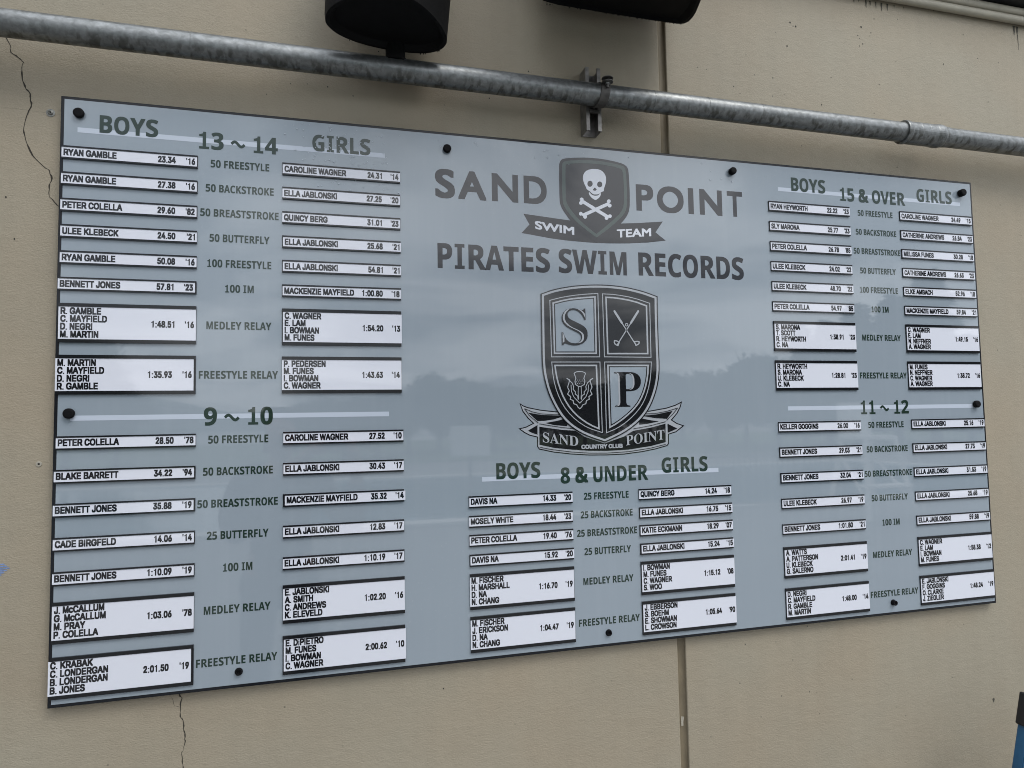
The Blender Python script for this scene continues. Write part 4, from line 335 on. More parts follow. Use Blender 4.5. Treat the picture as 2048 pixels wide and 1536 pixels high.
def lettering(name, font, s, x0, z0, cap, m, y, parent=None, x1=None, right=None, xs=None, track=0.0, slope=0.0, ymul=None):
    """x0 left ink edge, x1 right ink edge (fits the width), right = right aligned ink edge, slope = rise per metre"""
    lo, hi = extent(font, s, track)
    if x1 is not None: k = (x1 - x0) / (hi - lo)
    else: k = cap if xs is None else xs
    if right is not None: x0 = right - (hi - lo) * k
    vs, fs = [], []; x = 0
    for c in s:
        if c == ' ': x += SPACE[font]; continue
        W, v, f = glyph(font, c); b = len(vs)
        for px, pz in v:
            if ymul and c in ymul: pz = .42 + (pz - .42) * ymul[c]
            X = x0 + (x + px - lo) * k
            vs.append((X, y, z0 + pz * cap + slope * (X - x0)))
        fs += [[b + i for i in t] for t in f]; x += W + track
    me = bpy.data.meshes.new(name); me.from_pydata(vs, [], fs)
    bm = bmesh.new(); bm.from_mesh(me)
    for f in bm.faces:
        if f.normal.y > 0: f.normal_flip()
    bm.to_mesh(me); bm.free()
    return link(name, me, m, parent)
def art(key): return [[(q[i] / 20000, q[i + 1] / 20000) for i in range(0, len(q), 2)] for q in ART[key]]

# ================================================================ SETTING
YW = .020            # front of the wall; the board face is at y = 0
GZ = -1.05           # ground
XJ0, XJ1 = 1.4085, 1.4305
wall = thing('concrete_wall', 'beige painted concrete wall behind the record board, cracked and stained', 'wall', (0, 0, 0))
for a, b in ((-3.2, XJ0), (XJ1, 7.5)):
    bm = bmesh.new(); add_box(bm, a, b, YW, YW + .2, GZ, 2.6)
    bm_to('wall_panel', bm, M['wall'], wall, bevel=.003, seg=3)
# the joint filler is a soft, uneven bead set back between the two panels
bm = bmesh.new(); rows = []
nseg = 220
for i in range(nseg + 1):
    z = GZ + (2.6 - GZ) * i / nseg
    w = .0012 * math.sin(i * .9) + random.uniform(-.0006, .0006)
    rows.append([bm.verts.new(p) for p in ((XJ0 - .001, YW + .006, z), (XJ0 + .005 + w, YW + .0105, z), ((XJ0 + XJ1) / 2 + w, YW + .0125, z), (XJ1 - .004 + w, YW + .0100, z), (XJ1 + .001, YW + .0055, z))])
for a, b in zip(rows, rows[1:]):
    for k in range(4): bm.faces.new((a[k], a[k + 1], b[k + 1], b[k]))
bm_to('joint_sealant', bm, M['sealant'], wall, smooth=True)
def crack(pts, w0, w1, name='crack'):
    P = []
    for a, b in zip(pts, pts[1:]):
        for k in range(3):
            t = k / 3; P.append((a[0] + (b[0] - a[0]) * t + random.uniform(-.0009, .0009), a[1] + (b[1] - a[1]) * t + random.uniform(-.0006, .0006)))
    P.append(pts[-1])
    vs, fs = [], []
    for i, (x, z) in enumerate(P):
        w = (w0 + (w1 - w0) * i / len(P)) * random.uniform(.35, 1.5)
        vs += [(x - w / 2, YW - .0004, z), (x + w / 2, YW - .0004, z + w * .4)]
        if i: n = 2 * i; fs.append((n - 2, n - 1, n + 1, n))
    me = bpy.data.meshes.new(name); me.from_pydata(vs, [], fs); return link(name, me, M['crack'], wall)
crack([(-.120, 1.42), (-.1117, 1.3876), (-.103, 1.3679), (-.1015, 1.3547), (-.0888, 1.3459), (-.0781, 1.3359), (-.0812, 1.3199), (-.079, 1.2964), (-.0723, 1.2793), (-.064, 1.2683), (-.0637, 1.2534), (-.061, 1.2448), (-.0674, 1.2263), (-.0737, 1.2049), (-.0747, 1.1841), (-.0685, 1.161), (-.0567, 1.1355), (-.0361, 1.1137), (-.0258, 1.1056), (-.0199, 1.0884), (-.0257, 1.0731), (-.0242, 1.0497), (-.0104, 1.0329), (.005, 1.02)], .0027, .0022)
crack([(.2391, .01), (.2391, -.011), (.2425, -.0162), (.2399, -.0336), (.2395, -.0525), (.2452, -.0626), (.2476, -.0807), (.2494, -.0927), (.2501, -.1057), (.2464, -.1258), (.2431, -.1271), (.2449, -.1403), (.2473, -.1594), (.249, -.2), (.244, -.27)], .0021, .0016)
crack([(.2230, -.012), (.2290, -.030), (.2385, -.034)], .0007, .0005)
crack([(-.16, 1.235), (-.09, 1.234), (-.035, 1.2312)], .0006, .0004)
# pits where air bubbles opened in the concrete
bm = bmesh.new()
pts = [(q[0] / 20000, q[1] / 20000) for q in ART['pits']]
for i, (x, z) in enumerate(pts):
    r = (.0027 if i < 4 else random.uniform(.0010, .0019)); n = 7
    vv = [bm.verts.new((x + r * random.uniform(.7, 1.15) * math.cos(2 * math.pi * k / n), YW - .0005, z + 1.25 * r * random.uniform(.7, 1.15) * math.sin(2 * math.pi * k / n))) for k in range(n)]
    bm.faces.new(vv)
tag(bm_to('pinholes', bm, M['pit'], wall), kind='stuff')
# black run marks under the beige conduits
bm = bmesh.new()
def run(x, z, w, h, fork=0):
    n = 6; pv = None
    for k in range(n + 1):
        t = k / n; ww = w * (1 - t) ** .8 * random.uniform(.7, 1.1) + .0004
        xx = x + fork * t + random.uniform(-.0006, .0006)
        a = bm.verts.new((xx - ww, YW - .0006, z - h * t)); b = bm.verts.new((xx + ww, YW - .0006, z - h * t))
        if pv: bm.faces.new((pv[0], pv[1], b, a))
        pv = (a, b)
for x, w, h in ((2.058, .0022, .016), (2.075, .0016, .010), (2.101, .0030, .024), (2.116, .0022, .016), (2.137, .0018, .022), (2.158, .0032, .026), (2.179, .0028, .022), (2.205, .0016, .008), (2.24, .001, .006), (1.93, .0012, .012)):
    run(x, 1.803, w, h)
run(2.676, 1.803, .0052, .030); run(2.689, 1.803, .0050, .032); run(2.690, 1.775, .001, .05)
tag(bm_to('run_marks', bm, M['stain'], wall), kind='stuff')
bm = bmesh.new()
for k in range(7):
    z = .262 + k * .0042; x0 = -.13 + random.uniform(-.01, 0); x1 = -.0775 - abs(k - 4) * .0048
    v = [bm.verts.new(p) for p in ((x0, YW - .0005, z - .004), (x1, YW - .0005, z), (x1 - .003, YW - .0005, z + .0024), (x0, YW - .0005, z - .0008))]; bm.faces.new(v)
bm_to('paint_smear', bm, M['bluepaint'], wall)
bm = bmesh.new()
vv = [bm.verts.new((2.4288 + .0036 * math.cos(a) * (1 + .4 * math.sin(3 * a)), YW - .0005, -.2848 + .0066 * math.sin(a))) for a in (2 * math.pi * k / 12 for k in range(12))]
bm.faces.new(vv); bm_to('chip', bm, M['stain'], wall)
bm = bmesh.new()
vv = [bm.verts.new((1.4165 + x, YW + .002, -.215 + z)) for x, z in ((-.004, -.012), (.002, -.012), (.002, -.004), (.004, .010), (-.003, .012), (-.004, .004))]
bm.faces.new(vv); bm_to('paint_flake', bm, M['plug'], wall)

ground = box('ground', -60, 160, -160, YW + .2, GZ - .3, GZ, M['deck']); tag(ground, kind='structure')
# ---- dark flashing and beige conduits at the top of the wall
tag(box('roof_flashing', -3.2, 7.5, -.05, YW - .002, 1.862, 2.6, M['flashing'], bevel=.004), 'dark metal roof flashing above the two beige conduits', 'flashing')
for z, lab in ((1.8145, 'lower beige painted conduit on the wall, black run marks below it'), (1.8415, 'upper beige painted conduit, tucked under the dark flashing')):
    bm = bmesh.new(); add_tube(bm, (-3, YW - .0128, z), (7.4, YW - .0128, z + .002), .0125, seg=20)
    tag(bm_to('beige_conduit', bm, M['beigepipe'], smooth=True), lab, 'conduit', 'beige conduits at the top of the wall')

# ================================================================ RECORD BOARD
W, H = 2.438, 1.26285
board = thing('record_board', 'large grey swim records board with black edge screwed to the beige wall', 'sign', (0, 0, 0))
box('backing', 0, W, .0006, .013, 0, H, M['frame'], board, bevel=.0008)
box('face_panel', .0068, W - .0062, 0, .0010, .0068, H - .0064, M['face'], board)
bm = bmesh.new(); add_box(bm, W + .0002, W + .0022, .004, .012, .005, H * .62)
bm_to('edge_strip', bm, M['plug'], board)
YP = -.0002          # first printed layer
DY = .0002
for i, (x0, x1, z0, z1) in enumerate(((.0322, .6735, 1.1863, 1.1971), (.0297, .679, .5754, .5860), (.8968, 1.5326, .4161, .4270), (1.7515, 2.390, 1.1860, 1.1968), (1.7536, 2.3985, .5750, .5863))):
    flat('heading_bar', [[[(x0, z0), (x1, z0), (x1, z1), (x0, z1)]]], YP, M['barwhite'], board)
HG = M['print_green']; YT = YP - DY; TY = {}
for s, x0, x1, z in (('BOYS', .0735, .1871, 1.1893), ('13 ~ 14', .2694, .4339, 1.1727), ('GIRLS', .5092, .6403, 1.1890),
                     ('9 ~ 10', .2841, .4251, .5612), ('BOYS', .9318, 1.0427, .4199), ('8 & UNDER', 1.0942, 1.3298, .4035), ('GIRLS', 1.3685, 1.5011, .4197),
                     ('BOYS', 1.7945, 1.9077, 1.1893), ('15 & OVER', 1.9571, 2.1854, 1.1727), ('GIRLS', 2.2285, 2.3594, 1.1890), ('11 ~ 12', 1.9925, 2.1581, .5612)):
    lettering('heading_lettering', 'H', s, x0, z, .0388, HG, YT, board, x1=x1, ymul=TY)
for grp in (
    (.3545, ((1.1322, '50 FREESTYLE'), (1.0768, '50 BACKSTROKE'), (1.0214, '50 BREASTSTROKE'), (.9652, '50 BUTTERFLY'), (.9084, '100 FREESTYLE'), (.8530, '100 IM'), (.7708, 'MEDLEY RELAY'), (.6624, 'FREESTYLE RELAY'),
             (.5218, '50 FREESTYLE'), (.4530, '50 BACKSTROKE'), (.3842, '50 BREASTSTROKE'), (.3161, '25 BUTTERFLY'), (.2468, '100 IM'), (.1588, 'MEDLEY RELAY'), (.0500, 'FREESTYLE RELAY'))),
    (1.2142, ((.3610, '25 FREESTYLE'), (.3158, '25 BACKSTROKE'), (.2711, '25 BREASTSTROKE'), (.2256, '25 BUTTERFLY'), (.1532, 'MEDLEY RELAY'), (.0542, 'FREESTYLE RELAY'))),
    (2.0760, ((1.1326, '50 FREESTYLE'), (1.0771, '50 BACKSTROKE'), (1.0212, '50 BREASTSTROKE'), (.9646, '50 BUTTERFLY'), (.9088, '100 FREESTYLE'), (.8531, '100 IM'), (.7709, 'MEDLEY RELAY'), (.6625, 'FREESTYLE RELAY'),
              (.5222, '50 FREESTYLE'), (.4536, '50 BACKSTROKE'), (.3852, '50 BREASTSTROKE'), (.3167, '50 BUTTERFLY'), (.2475, '100 IM'), (.1598, 'MEDLEY RELAY'), (.0512, 'FREESTYLE RELAY')))):
    for z, s in grp[1]:
        lo, hi = extent('H', s); wd = {'50 FREESTYLE': .1225, '25 FREESTYLE': .1206, '50 BACKSTROKE': .1420, '25 BACKSTROKE': .1396, '50 BREASTSTROKE': .1632, '25 BREASTSTROKE': .1611, '50 BUTTERFLY': .1245, '25 BUTTERFLY': .1248, '100 FREESTYLE': .1325, '100 IM': .0592, 'MEDLEY RELAY': .1340, 'FREESTYLE RELAY': .1625}[s]
        lettering('event_lettering', 'H', s, grp[0] - wd / 2, z, .0172, HG, YT, board, x1=grp[0] + wd / 2)
# title
TG = M['print_grey']
for c, x0, x1, z in (('S', .7922, .8405, 1.0998), ('A', .8489, .9181, 1.0998), ('N', .9326, 1.0000, 1.1003), ('D', 1.0144, 1.0745, 1.1005)):
    lettering('title_letter', 'F', c, x0, z, .0708, TG, YP, board, x1=x1)
for c, x0, x1, z in (('P', 1.3197, 1.3690, 1.1022), ('O', 1.3796, 1.4575, 1.1022), ('I', 1.4712, 1.4872, 1.1030), ('N', 1.5050, 1.5734, 1.1032), ('T', 1.5890, 1.6363, 1.1040)):
    lettering('title_letter', 'F', c, x0, z, .0705, TG, YP, board, x1=x1)
for s, x0, x1, z in (('PIRATES', .7963, 1.0790, .9278), ('SWIM', 1.1022, 1.2875, .9290), ('RECORDS', 1.3205, 1.6323, .9305)):
    lettering('subtitle_lettering', 'H', s, x0, z, .0612, TG, YP, board, x1=x1)
# skull badge: shield and ribbon, then the figures on it
badge = flat('skull_badge', [art('emblem_banner')], YP, TG, board)
flat('badge_shield', [art('emblem_shield')], YP - DY, TG, badge)
flat('badge_band', [art('emblem_band')], YP - 2 * DY, M['print_band'], badge)
flat('skull', [art('skull')], YP - 2 * DY, M['print_light'], badge)
flat('jawbone', [art('jaw')], YP - 2 * DY, M['print_light'], badge)
flat('crossed_bones', [[l] for l in art('bones')[:1]] if len(ART['bones']) == 1 else [art('bones')], YP - 2 * DY, M['print_light'], badge)
lettering('ribbon_lettering', 'F', 'SWIM', 1.0417, 1.0372, .0205, M['print_light'], YP - 2 * DY, badge, x1=1.1455, slope=-.095)
lettering('ribbon_lettering', 'F', 'TEAM', 1.2620, 1.0268, .0215, M['print_light'], YP - 2 * DY, badge, x1=1.3595, slope=.095)
# club crest: alternating dark and light layers of one emblem
crest = None
LIGHT = M['crest_light']; DARK = M['print_black']
for i, (tone, loops) in enumerate(ART['crest']):
    g = [[[(q[k] / 20000, q[k + 1] / 20000) for k in range(0, len(q), 2)] for q in loops]]
    y = YP - DY * (min(i, 2) if i < 2 else (2 if i < 16 else min(i - 13, 99)))
    y = YP - .00012 * i
    o = flat('club_crest' if crest is None else 'crest_layer', g, y, (DARK, LIGHT, M['crest_field'])[tone], crest if crest is not None else board)
    if crest is None: crest = o
yc = YP - .00012 * (len(ART['crest']) + 2)
for nm in ('club1', 'club2'): flat('golf_club', [art(nm)], yc, LIGHT, crest)
flat('golf_ball', [art('ball')], yc - .0001, LIGHT, crest)
a_ = art('thistle'); a_.sort(key=lambda l: -(max(p[0] for p in l) - min(p[0] for p in l)))
flat('thistle', [a_], yc, LIGHT, crest)
for c, x0, x1, z, cap in (('S', 1.1044, 1.1734, .7478, .0893), ('P', 1.2425, 1.3155, .5900, .0890)):
    lettering('monogram', 'Z', c, x0, z, cap, DARK, yc, crest, x1=x1)
    lettering('monogram_inlay', 'Y', c, x0 + .0022, z, cap, LIGHT, yc - .0001, crest, xs=(x1 - x0) / (extent('Z', c)[1] - extent('Z', c)[0]))
for s, x0, x1, z, cap, sl in (('SAND', 1.0493, 1.141, .5065, .0240, -.135), ('POINT', 1.2693, 1.3773, .4925, .0245, .125)):
    lettering('crest_lettering', 'Z', s, x0, z, cap, LIGHT, yc, crest, x1=x1, slope=sl)
lettering('crest_lettering', 'N', 'COUNTRY CLUB', 1.149, .4868, .0105, LIGHT, yc, crest, x1=1.2602)
# fixings
KN = ((.0354, 1.2262, .0105, .010), (.8218, 1.2202, .0098, .011), (1.6047, 1.2276, .0098, .015), (2.3905, 1.2241, .0110, .017), (.029, .5903, .0108, .010), (2.4011, .5857, .0105, .013),
      (.3578, .0337, .0072, .007), (1.2103, .0332, .0072, .007), (2.0684, .0333, .0074, .010))
for x, z, r, d in KN:
    bm = bmesh.new()
    if r > .009: prof = [(0, r * .72), (.002, r * .72), (.0025, r), (d * .8, r), (d * .95, r * .86), (d, r * .6)]
    else: prof = [(0, r * 1.15), (.0015, r * 1.15), (.002, r), (d, r * .93), (d - .0006, r * .5), (d - .003, r * .45)]
    add_lathe(bm, prof, (x, -.0001, z), (0, -1, 0), 24)
    bm_to('knob', bm, M['knob'], board, bevel=.0005)

# ---------------------------------------------------------------- plates in their holders
def relay(*n): return list(n)
ZA = [1.1546, 1.0985, 1.0422, .9864, .9306, .8748, .8201, .7120]
ZB = [.5440, .4755, .4067, .3380, .2695, .2088, .0998]
ZC = [.3833, .3372, .2928, .2467, .2015, .1028]
EV8 = ['fifty freestyle', 'fifty backstroke', 'fifty breaststroke', 'fifty butterfly', 'hundred freestyle', 'hundred medley', 'medley relay', 'freestyle relay']
EVB = ['fifty freestyle', 'fifty backstroke', 'fifty breaststroke', '%s butterfly', 'hundred medley', 'medley relay', 'freestyle relay']
EVC = ['twenty five freestyle', 'twenty five backstroke', 'twenty five breaststroke', 'twenty five butterfly', 'medley relay', 'freestyle relay']
T = [  # age group, who, left x, right x, tops, events, [(slide mm, names, time, year)]
 ('thirteen to fourteen', 'boys', .0052, .2675, ZA, EV8, [(-1, ['RYAN GAMBLE'], '23.34', '16'), (-1, ['RYAN GAMBLE'], '27.38', '16'), (-1, ['PETER COLELLA'], '29.60', '82'), (0, ['ULEE KLEBECK'], '24.50', '21'), (0, ['RYAN GAMBLE'], '50.08', '16'), (-2.6, ['BENNETT JONES'], '57.81', '23'),
   (0, ['R. GAMBLE', 'C. MAYFIELD', 'D. NEGRI', 'M. MARTIN'], '1:48.51', '16'), (-3.6, ['M. MARTIN', 'C. MAYFIELD', 'D. NEGRI', 'R. GAMBLE'], '1:35.93', '16')]),
 ('thirteen to fourteen', 'girls', .4440, .7085, ZA, EV8, [(.6, ['CAROLINE WAGNER'], '24.31', '14'), (0, ['ELLA JABLONSKI'], '27.25', '20'), (-.3, ['QUINCY BERG'], '31.01', '23'), (1.5, ['ELLA JABLONSKI'], '25.68', '21'), (1.2, ['ELLA JABLONSKI'], '54.81', '21'), (.8, ['MACKENZIE MAYFIELD'], '1:00.80', '18'),
   (1.6, ['C. WAGNER', 'E. LAM', 'I. BOWMAN', 'M. FUNES'], '1:54.20', '13'), (0, ['P. PEDERSEN', 'M. FUNES', 'I. BOWMAN', 'C. WAGNER'], '1:43.63', '14')]),
 ('nine to ten', 'boys', .0056, .2690, ZB, EVB, [(0, ['PETER COLELLA'], '28.50', '78'), (-2.2, ['BLAKE BARRETT'], '34.22', '94'), (-2.6, ['BENNETT JONES'], '35.88', '19'), (-1.2, ['CADE BIRGFELD'], '14.06', '14'), (-1, ['BENNETT JONES'], '1:10.09', '19'),
   (0, ['J. McCALLUM', 'G. McCALLUM', 'M. PRAY', 'P. COLELLA'], '1:03.06', '78'), (-4.5, ['C. KRABAK', 'C. LONDERGAN', 'B. LONDERGAN', 'B. JONES'], '2:01.50', '19')]),
 ('nine to ten', 'girls', .4470, .7115, ZB, EVB, [(0, ['CAROLINE WAGNER'], '27.52', '10'), (.5, ['ELLA JABLONSKI'], '30.43', '17'), (3.6, ['MACKENZIE MAYFIELD'], '35.32', '14'), (0, ['ELLA JABLONSKI'], '12.83', '17'), (-.5, ['ELLA JABLONSKI'], '1:10.19', '17'),
   (.3, ['E. JABLONSKI', 'A. SMITH', 'C. ANDREWS', 'K. ELEVELD'], '1:02.20', '16'), (2, ['E. DiPIETRO', 'M. FUNES', 'I. BOWMAN', 'C. WAGNER'], '2:00.62', '10')]),
 ('eight and under', 'boys', .8635, 1.1230, ZC, EVC, [(.6, ['DAVIS NA'], '14.33', '20'), (-.3, ['MOSELY WHITE'], '18.44', '23'), (0, ['PETER COLELLA'], '19.40', '76'), (1.5, ['DAVIS NA'], '15.92', '20'),
   (-.8, ['M. FISCHER', 'H. MARSHALL', 'D. NA', 'N. CHANG'], '1:16.70', '19'), (-.4, ['M. FISCHER', 'J. ERICKSON', 'D. NA', 'N. CHANG'], '1:04.47', '19')]),
 ('eight and under', 'girls', 1.3015, 1.5665, [z - .0017 for z in ZC], EVC, [(0, ['QUINCY BERG'], '14.24', '18'), (1.8, ['ELLA JABLONSKI'], '16.75', '15'), (1.4, ['KATIE ECKMANN'], '18.29', '07'), (2.6, ['ELLA JABLONSKI'], '15.24', '15'),
   (1.4, ['I. BOWMAN', 'M. FUNES', 'C. WAGNER', 'S. WOO'], '1:15.12', '08'), (2.2, ['J. EBBERSON', 'S. BOEHM', 'E. SHOWMAN', 'L. CROWSON'], '1:05.64', '90')]),
 ('fifteen and over', 'boys', 1.7172, 1.9835, ZA, EV8, [(1.5, ['RYAN HEYWORTH'], '22.22', '23'), (1, ['SLY MARONA'], '25.77', '23'), (.8, ['PETER COLELLA'], '26.78', '85'), (.3, ['ULEE KLEBECK'], '24.02', '22'), (.8, ['ULEE KLEBECK'], '48.70', '22'), (.4, ['PETER COLELLA'], '54.97', '85'),
   (1.8, ['S. MARONA', 'T. SCOTT', 'R. HEYWORTH', 'C. NA'], '1:38.91', '23'), (1.5, ['R. HEYWORTH', 'S. MARONA', 'U. KLEBECK', 'C. NA'], '1:28.81', '23')]),
 ('fifteen and over', 'girls', 2.1608, 2.4262, ZA, EV8, [(.8, ['CAROLINE WAGNER'], '24.49', '15'), (1.6, ['CATHERINE ANDREWS'], '26.84', '23'), (1.8, ['MELISSA FUNES'], '30.28', '18'), (.8, ['CATHERINE ANDREWS'], '26.63', '23'), (.8, ['ELKE AMBACH'], '52.96', '18'), (1, ['MACKENZIE MAYFIELD'], '59.84', '21'),
   (2, ['C. WAGNER', 'E. LAM', 'N. NEFFNER', 'A. WAGNER'], '1:49.15', '16'), (1.2, ['M. FUNES', 'N. NEFFNER', 'C. WAGNER', 'A. WAGNER'], '1:38.72', '16')]),
 ('eleven to twelve', 'boys', 1.7195, 1.9862, ZB, EVB, [(.2, ['KELLER GOGGINS'], '26.00', '16'), (1.5, ['BENNETT JONES'], '29.03', '21'), (2, ['BENNETT JONES'], '32.04', '21'), (.6, ['ULEE KLEBECK'], '26.97', '19'), (.3, ['BENNETT JONES'], '1:01.80', '21'),
   (1.4, ['A. WATTS', 'A. PATTERSON', 'U. KLEBECK', 'G. SALERNO'], '2:01.41', '19'), (1.2, ['D. NEGRI', 'C. MAYFIELD', 'R. GAMBLE', 'M. MARTIN'], '1:48.00', '14')]),
 ('eleven to twelve', 'girls', 2.1636, 2.4290, ZB, EVB, [(1, ['ELLA JABLONSKI'], '25.16', '19'), (1.3, ['ELLA JABLONSKI'], '27.73', '19'), (1, ['ELLA JABLONSKI'], '31.53', '19'), (.6, ['ELLA JABLONSKI'], '25.68', '19'), (.8, ['ELLA JABLONSKI'], '59.88', '19'),
   (1.2, ['C. WAGNER', 'E. LAM', 'I. BOWMAN', 'M. FUNES'], '1:58.38', '12'), (1.2, ['E. JABLONSKI', 'F. GOGGINS', 'O. CLARKE', 'J. ZIEGLER'], '1:48.24', '19')]),
]
DH = .0046           # depth of a holder's lips
def holder_mesh(wd, ht, lip):
    bm = bmesh.new()
    add_box(bm, 0, wd, -.0022, -.0001, -ht, 0)
    add_box(bm, 0, wd, -DH, -.00225, -lip, 0)
    add_box(bm, 0, wd, -DH, -.00225, -ht, -ht + lip)
    bmesh.ops.recalc_face_normals(bm, faces=bm.faces)
    me = bpy.data.meshes.new('plate_holder'); bm.to_mesh(me); bm.free(); me.materials.append(M['holder']); return me
_hold = {}
def small_box_mesh(name, wd, ht, y0, y1, m):
    bm = bmesh.new(); add_box(bm, 0, wd, y0, y1, -ht, 0); bmesh.ops.recalc_face_normals(bm, faces=bm.faces)
    me = bpy.data.meshes.new(name); bm.to_mesh(me); bm.free(); me.materials.append(m); return me
for age, who, xl, xr, tops, evs, rows in T:
    rnd = random.Random(age + who)
    for ev, zt, (dx_, names, tm, yr) in zip(evs, tops, rows):
        if '%s' in ev: ev = ev % ('twenty five' if age == 'nine to ten' else 'fifty')
        rel = len(names) > 1
        wd = xr - xl; ht = .0825 if rel else .0282; lip = .0072 if rel else .0033
        k = (round(wd, 4), rel)
        if k not in _hold: _hold[k] = (holder_mesh(wd, ht, lip), small_box_mesh('strip', wd - .0008, ht - 2 * lip - .0003, -.0036, -.00225, M['white']))
        h = bpy.data.objects.new('plate_holder', _hold[k][0]); COL.objects.link(h); h.parent = board; h.location = (xl, 0, zt)
        age_w = age
        lab = 'white %s plate for %s %s, %s' % ('four name relay' if rel else 'one name', who, ev, age_w)
        p = thing('name_plate', lab, 'name plate', (xl + .0004 + dx_ * .001, 0, zt - lip - .00015), 'name plates on the record board')
        plate = bpy.data.objects.new('strip', _hold[k][1]); COL.objects.link(plate); plate.parent = p
        iw = wd - .0008; ih = ht - 2 * lip - .0003
        Y = -.0038; BK = M['print_black']; XS = .0138 * .96
        if rel:
            for j, nm in enumerate(names):
                lettering('name_lettering', 'N', nm, .0036, -ih + (.0029 if zt > .56 else .0036) + (3 - j) * .0163, .0146, BK, Y, p, xs=XS)
            zb = -ih / 2 - .0069
        else:
            zb = -ih + (.0034 if zt > .56 else .0042)
            lettering('name_lettering', 'N', names[0], .0036, zb, .0146, BK, Y, p, xs=XS)
        lettering('time_lettering', 'N', tm, 0, zb, .0145, BK, Y, p, right=iw - .0424, xs=XS * 1.05)
        lettering('year_lettering', 'N', "'" + yr, 0, zb, .0145, BK, Y, p, right=iw - .0036, xs=XS * 1.05)

# rain beads near the top edge
bm = bmesh.new()
for i in range(150):
    if i < 95: x, z = random.gauss(.585, .05), random.uniform(1.165, 1.253)
    elif i < 125: x, z = random.gauss(.60, .05), random.uniform(1.10, 1.17)
    else: x, z = random.uniform(.8, 2.3), random.uniform(1.20, 1.25)
    if not (.01 < x < 2.42): continue
    r = random.uniform(.0007, .0018)
    add_lathe(bm, [(0, r), (r * .3, r * .85), (r * .5, r * .45)], (x, -.0004, z), (0, -1, 0), 8)
tag(bm_to('rain_beads', bm, M['drop'], smooth=True), 'small rain beads sitting on the board around the GIRLS heading', 'rain', kind='stuff')

# ================================================================ STEEL CONDUIT AND ITS BRACKET
YPIPE = -.050
def pz(x): return 1.3795 - .0046 * (x + .09)
conduit = thing('steel_conduit', 'long galvanised steel conduit running along the wall above the board', 'conduit', (0, YPIPE, 1.372))
bm = bmesh.new(); segs = [(-2.6, -.35), (-.35, .74), (.7402, 2.1), (2.1, 4.2)]
ax = Vector((1, 0, -.0046)).normalized()
prof = []
x = -2.6
while x < 4.3:
    prof.append((x + 2.6, .0272 + random.uniform(-.00008, .00008))); x += .05
add_lathe(bm, prof, (-2.6, 0, pz(-2.6) - 1.372), ax, 40)
bm_to('pipe', bm, M['pipe'], conduit, smooth=True)
def ring(x0, pr_, name='coupling'):
    bm = bmesh.new(); add_lathe(bm, pr_, (x0, 0, pz(x0) - 1.372), ax, 40, cap=False); return bm_to(name, bm, M['pipe'], conduit, smooth=False)
ring(2.1335, [(0, .0270), (0, .0318), (.003, .0330), (.012, .0328), (.016, .0312), (.045, .0312), (.048, .0316), (.050, .0312), (.075, .0312), (.078, .0316), (.080, .0312), (.105, .0312), (.108, .0318), (.122, .0330), (.132, .0326), (.138, .0300), (.155, .0286), (.17, .0272)])
for xx in (-1.2, .262, .737, 1.118, 1.345, 1.50, 1.66):
    ring(xx, [(0, .0270), (.0006, .02765), (.0022, .02765), (.0028, .0270)], 'seam_ring')
# strut bracket
XB = 1.1985; D0 = YW - .0006
br = thing('strut_bracket', 'short steel strut channel bolted to the wall behind the conduit', 'bracket', (XB, D0, 1.38))
bm = bmesh.new(); hw, dp_, th, lp = .0206, .0412, .0026, .0095
outer = [(-hw, 0), (hw, 0), (hw, -dp_), (hw - lp, -dp_), (hw - lp, -dp_ + .007), (hw - lp + th, -dp_ + .007), (hw - lp + th, -dp_ + th), (hw - th, -dp_ + th), (hw - th, -th), (-hw + th, -th), (-hw + th, -dp_ + th), (-hw + lp - th, -dp_ + th), (-hw + lp - th, -dp_ + .007), (-hw + lp, -dp_ + .007), (-hw + lp, -dp_), (-hw, -dp_)]
lo = [bm.verts.new((x, y, -.0855)) for x, y in outer]; hi = [bm.verts.new((x, y, .0800)) for x, y in outer]
for i in range(len(outer)):
    j = (i + 1) % len(outer); bm.faces.new((lo[i], lo[j], hi[j], hi[i]))
for quad in ((0, 1, 8, 9), (1, 2, 7, 8), (2, 3, 6, 7), (3, 4, 5, 6), (0, 9, 10, 15), (15, 10, 11, 14), (14, 11, 12, 13)):
    bm.faces.new([lo[i] for i in quad]); bm.faces.new([hi[i] for i in quad])
bm_to('channel', bm, M['strut'], br)
bm = bmesh.new(); add_lathe(bm, [(0, .009), (.006, .009), (.0062, .004), (.012, .004)], (0, -.003, .045), (0, -1, 0), 6); bm_to('anchor_nut', bm, M['clamp'], br)
# pipe clamp
cl = thing('pipe_clamp', 'dark two piece pipe clamp gripping the conduit at the strut bracket', 'clamp', (XB, YPIPE, pz(XB)))
def strap(a0, a1, w, r0=.0276, r1=.0300, twist=0.0):
    bm = bmesh.new(); n = 22; prev = None
    for k in range(n + 1):
        t = k / n; a = R(a0 + (a1 - a0) * t); sh = twist * t
        c, s_ = math.cos(a), math.sin(a)
        q = [bm.verts.new(p) for p in ((sh - w / 2, -c * r0, s_ * r0), (sh + w / 2, -c * r0, s_ * r0), (sh + w / 2, -c * r1, s_ * r1), (sh - w / 2, -c * r1, s_ * r1))]
        if prev:
            for i in range(4): j = (i + 1) % 4; bm.faces.new((prev[i], prev[j], q[j], q[i]))
        else: bm.faces.new(q)
        prev = q
    bm.faces.new(prev); return bm
bm_to('lower_strap', strap(-168, 32, .024, twist=.012), M['clamp'], cl, smooth=False, bevel=.0004)
bm_to('upper_strap', strap(170, 58, .024, twist=.012), M['clamp'], cl, bevel=.0004)
ex, ey = .0125, -.034
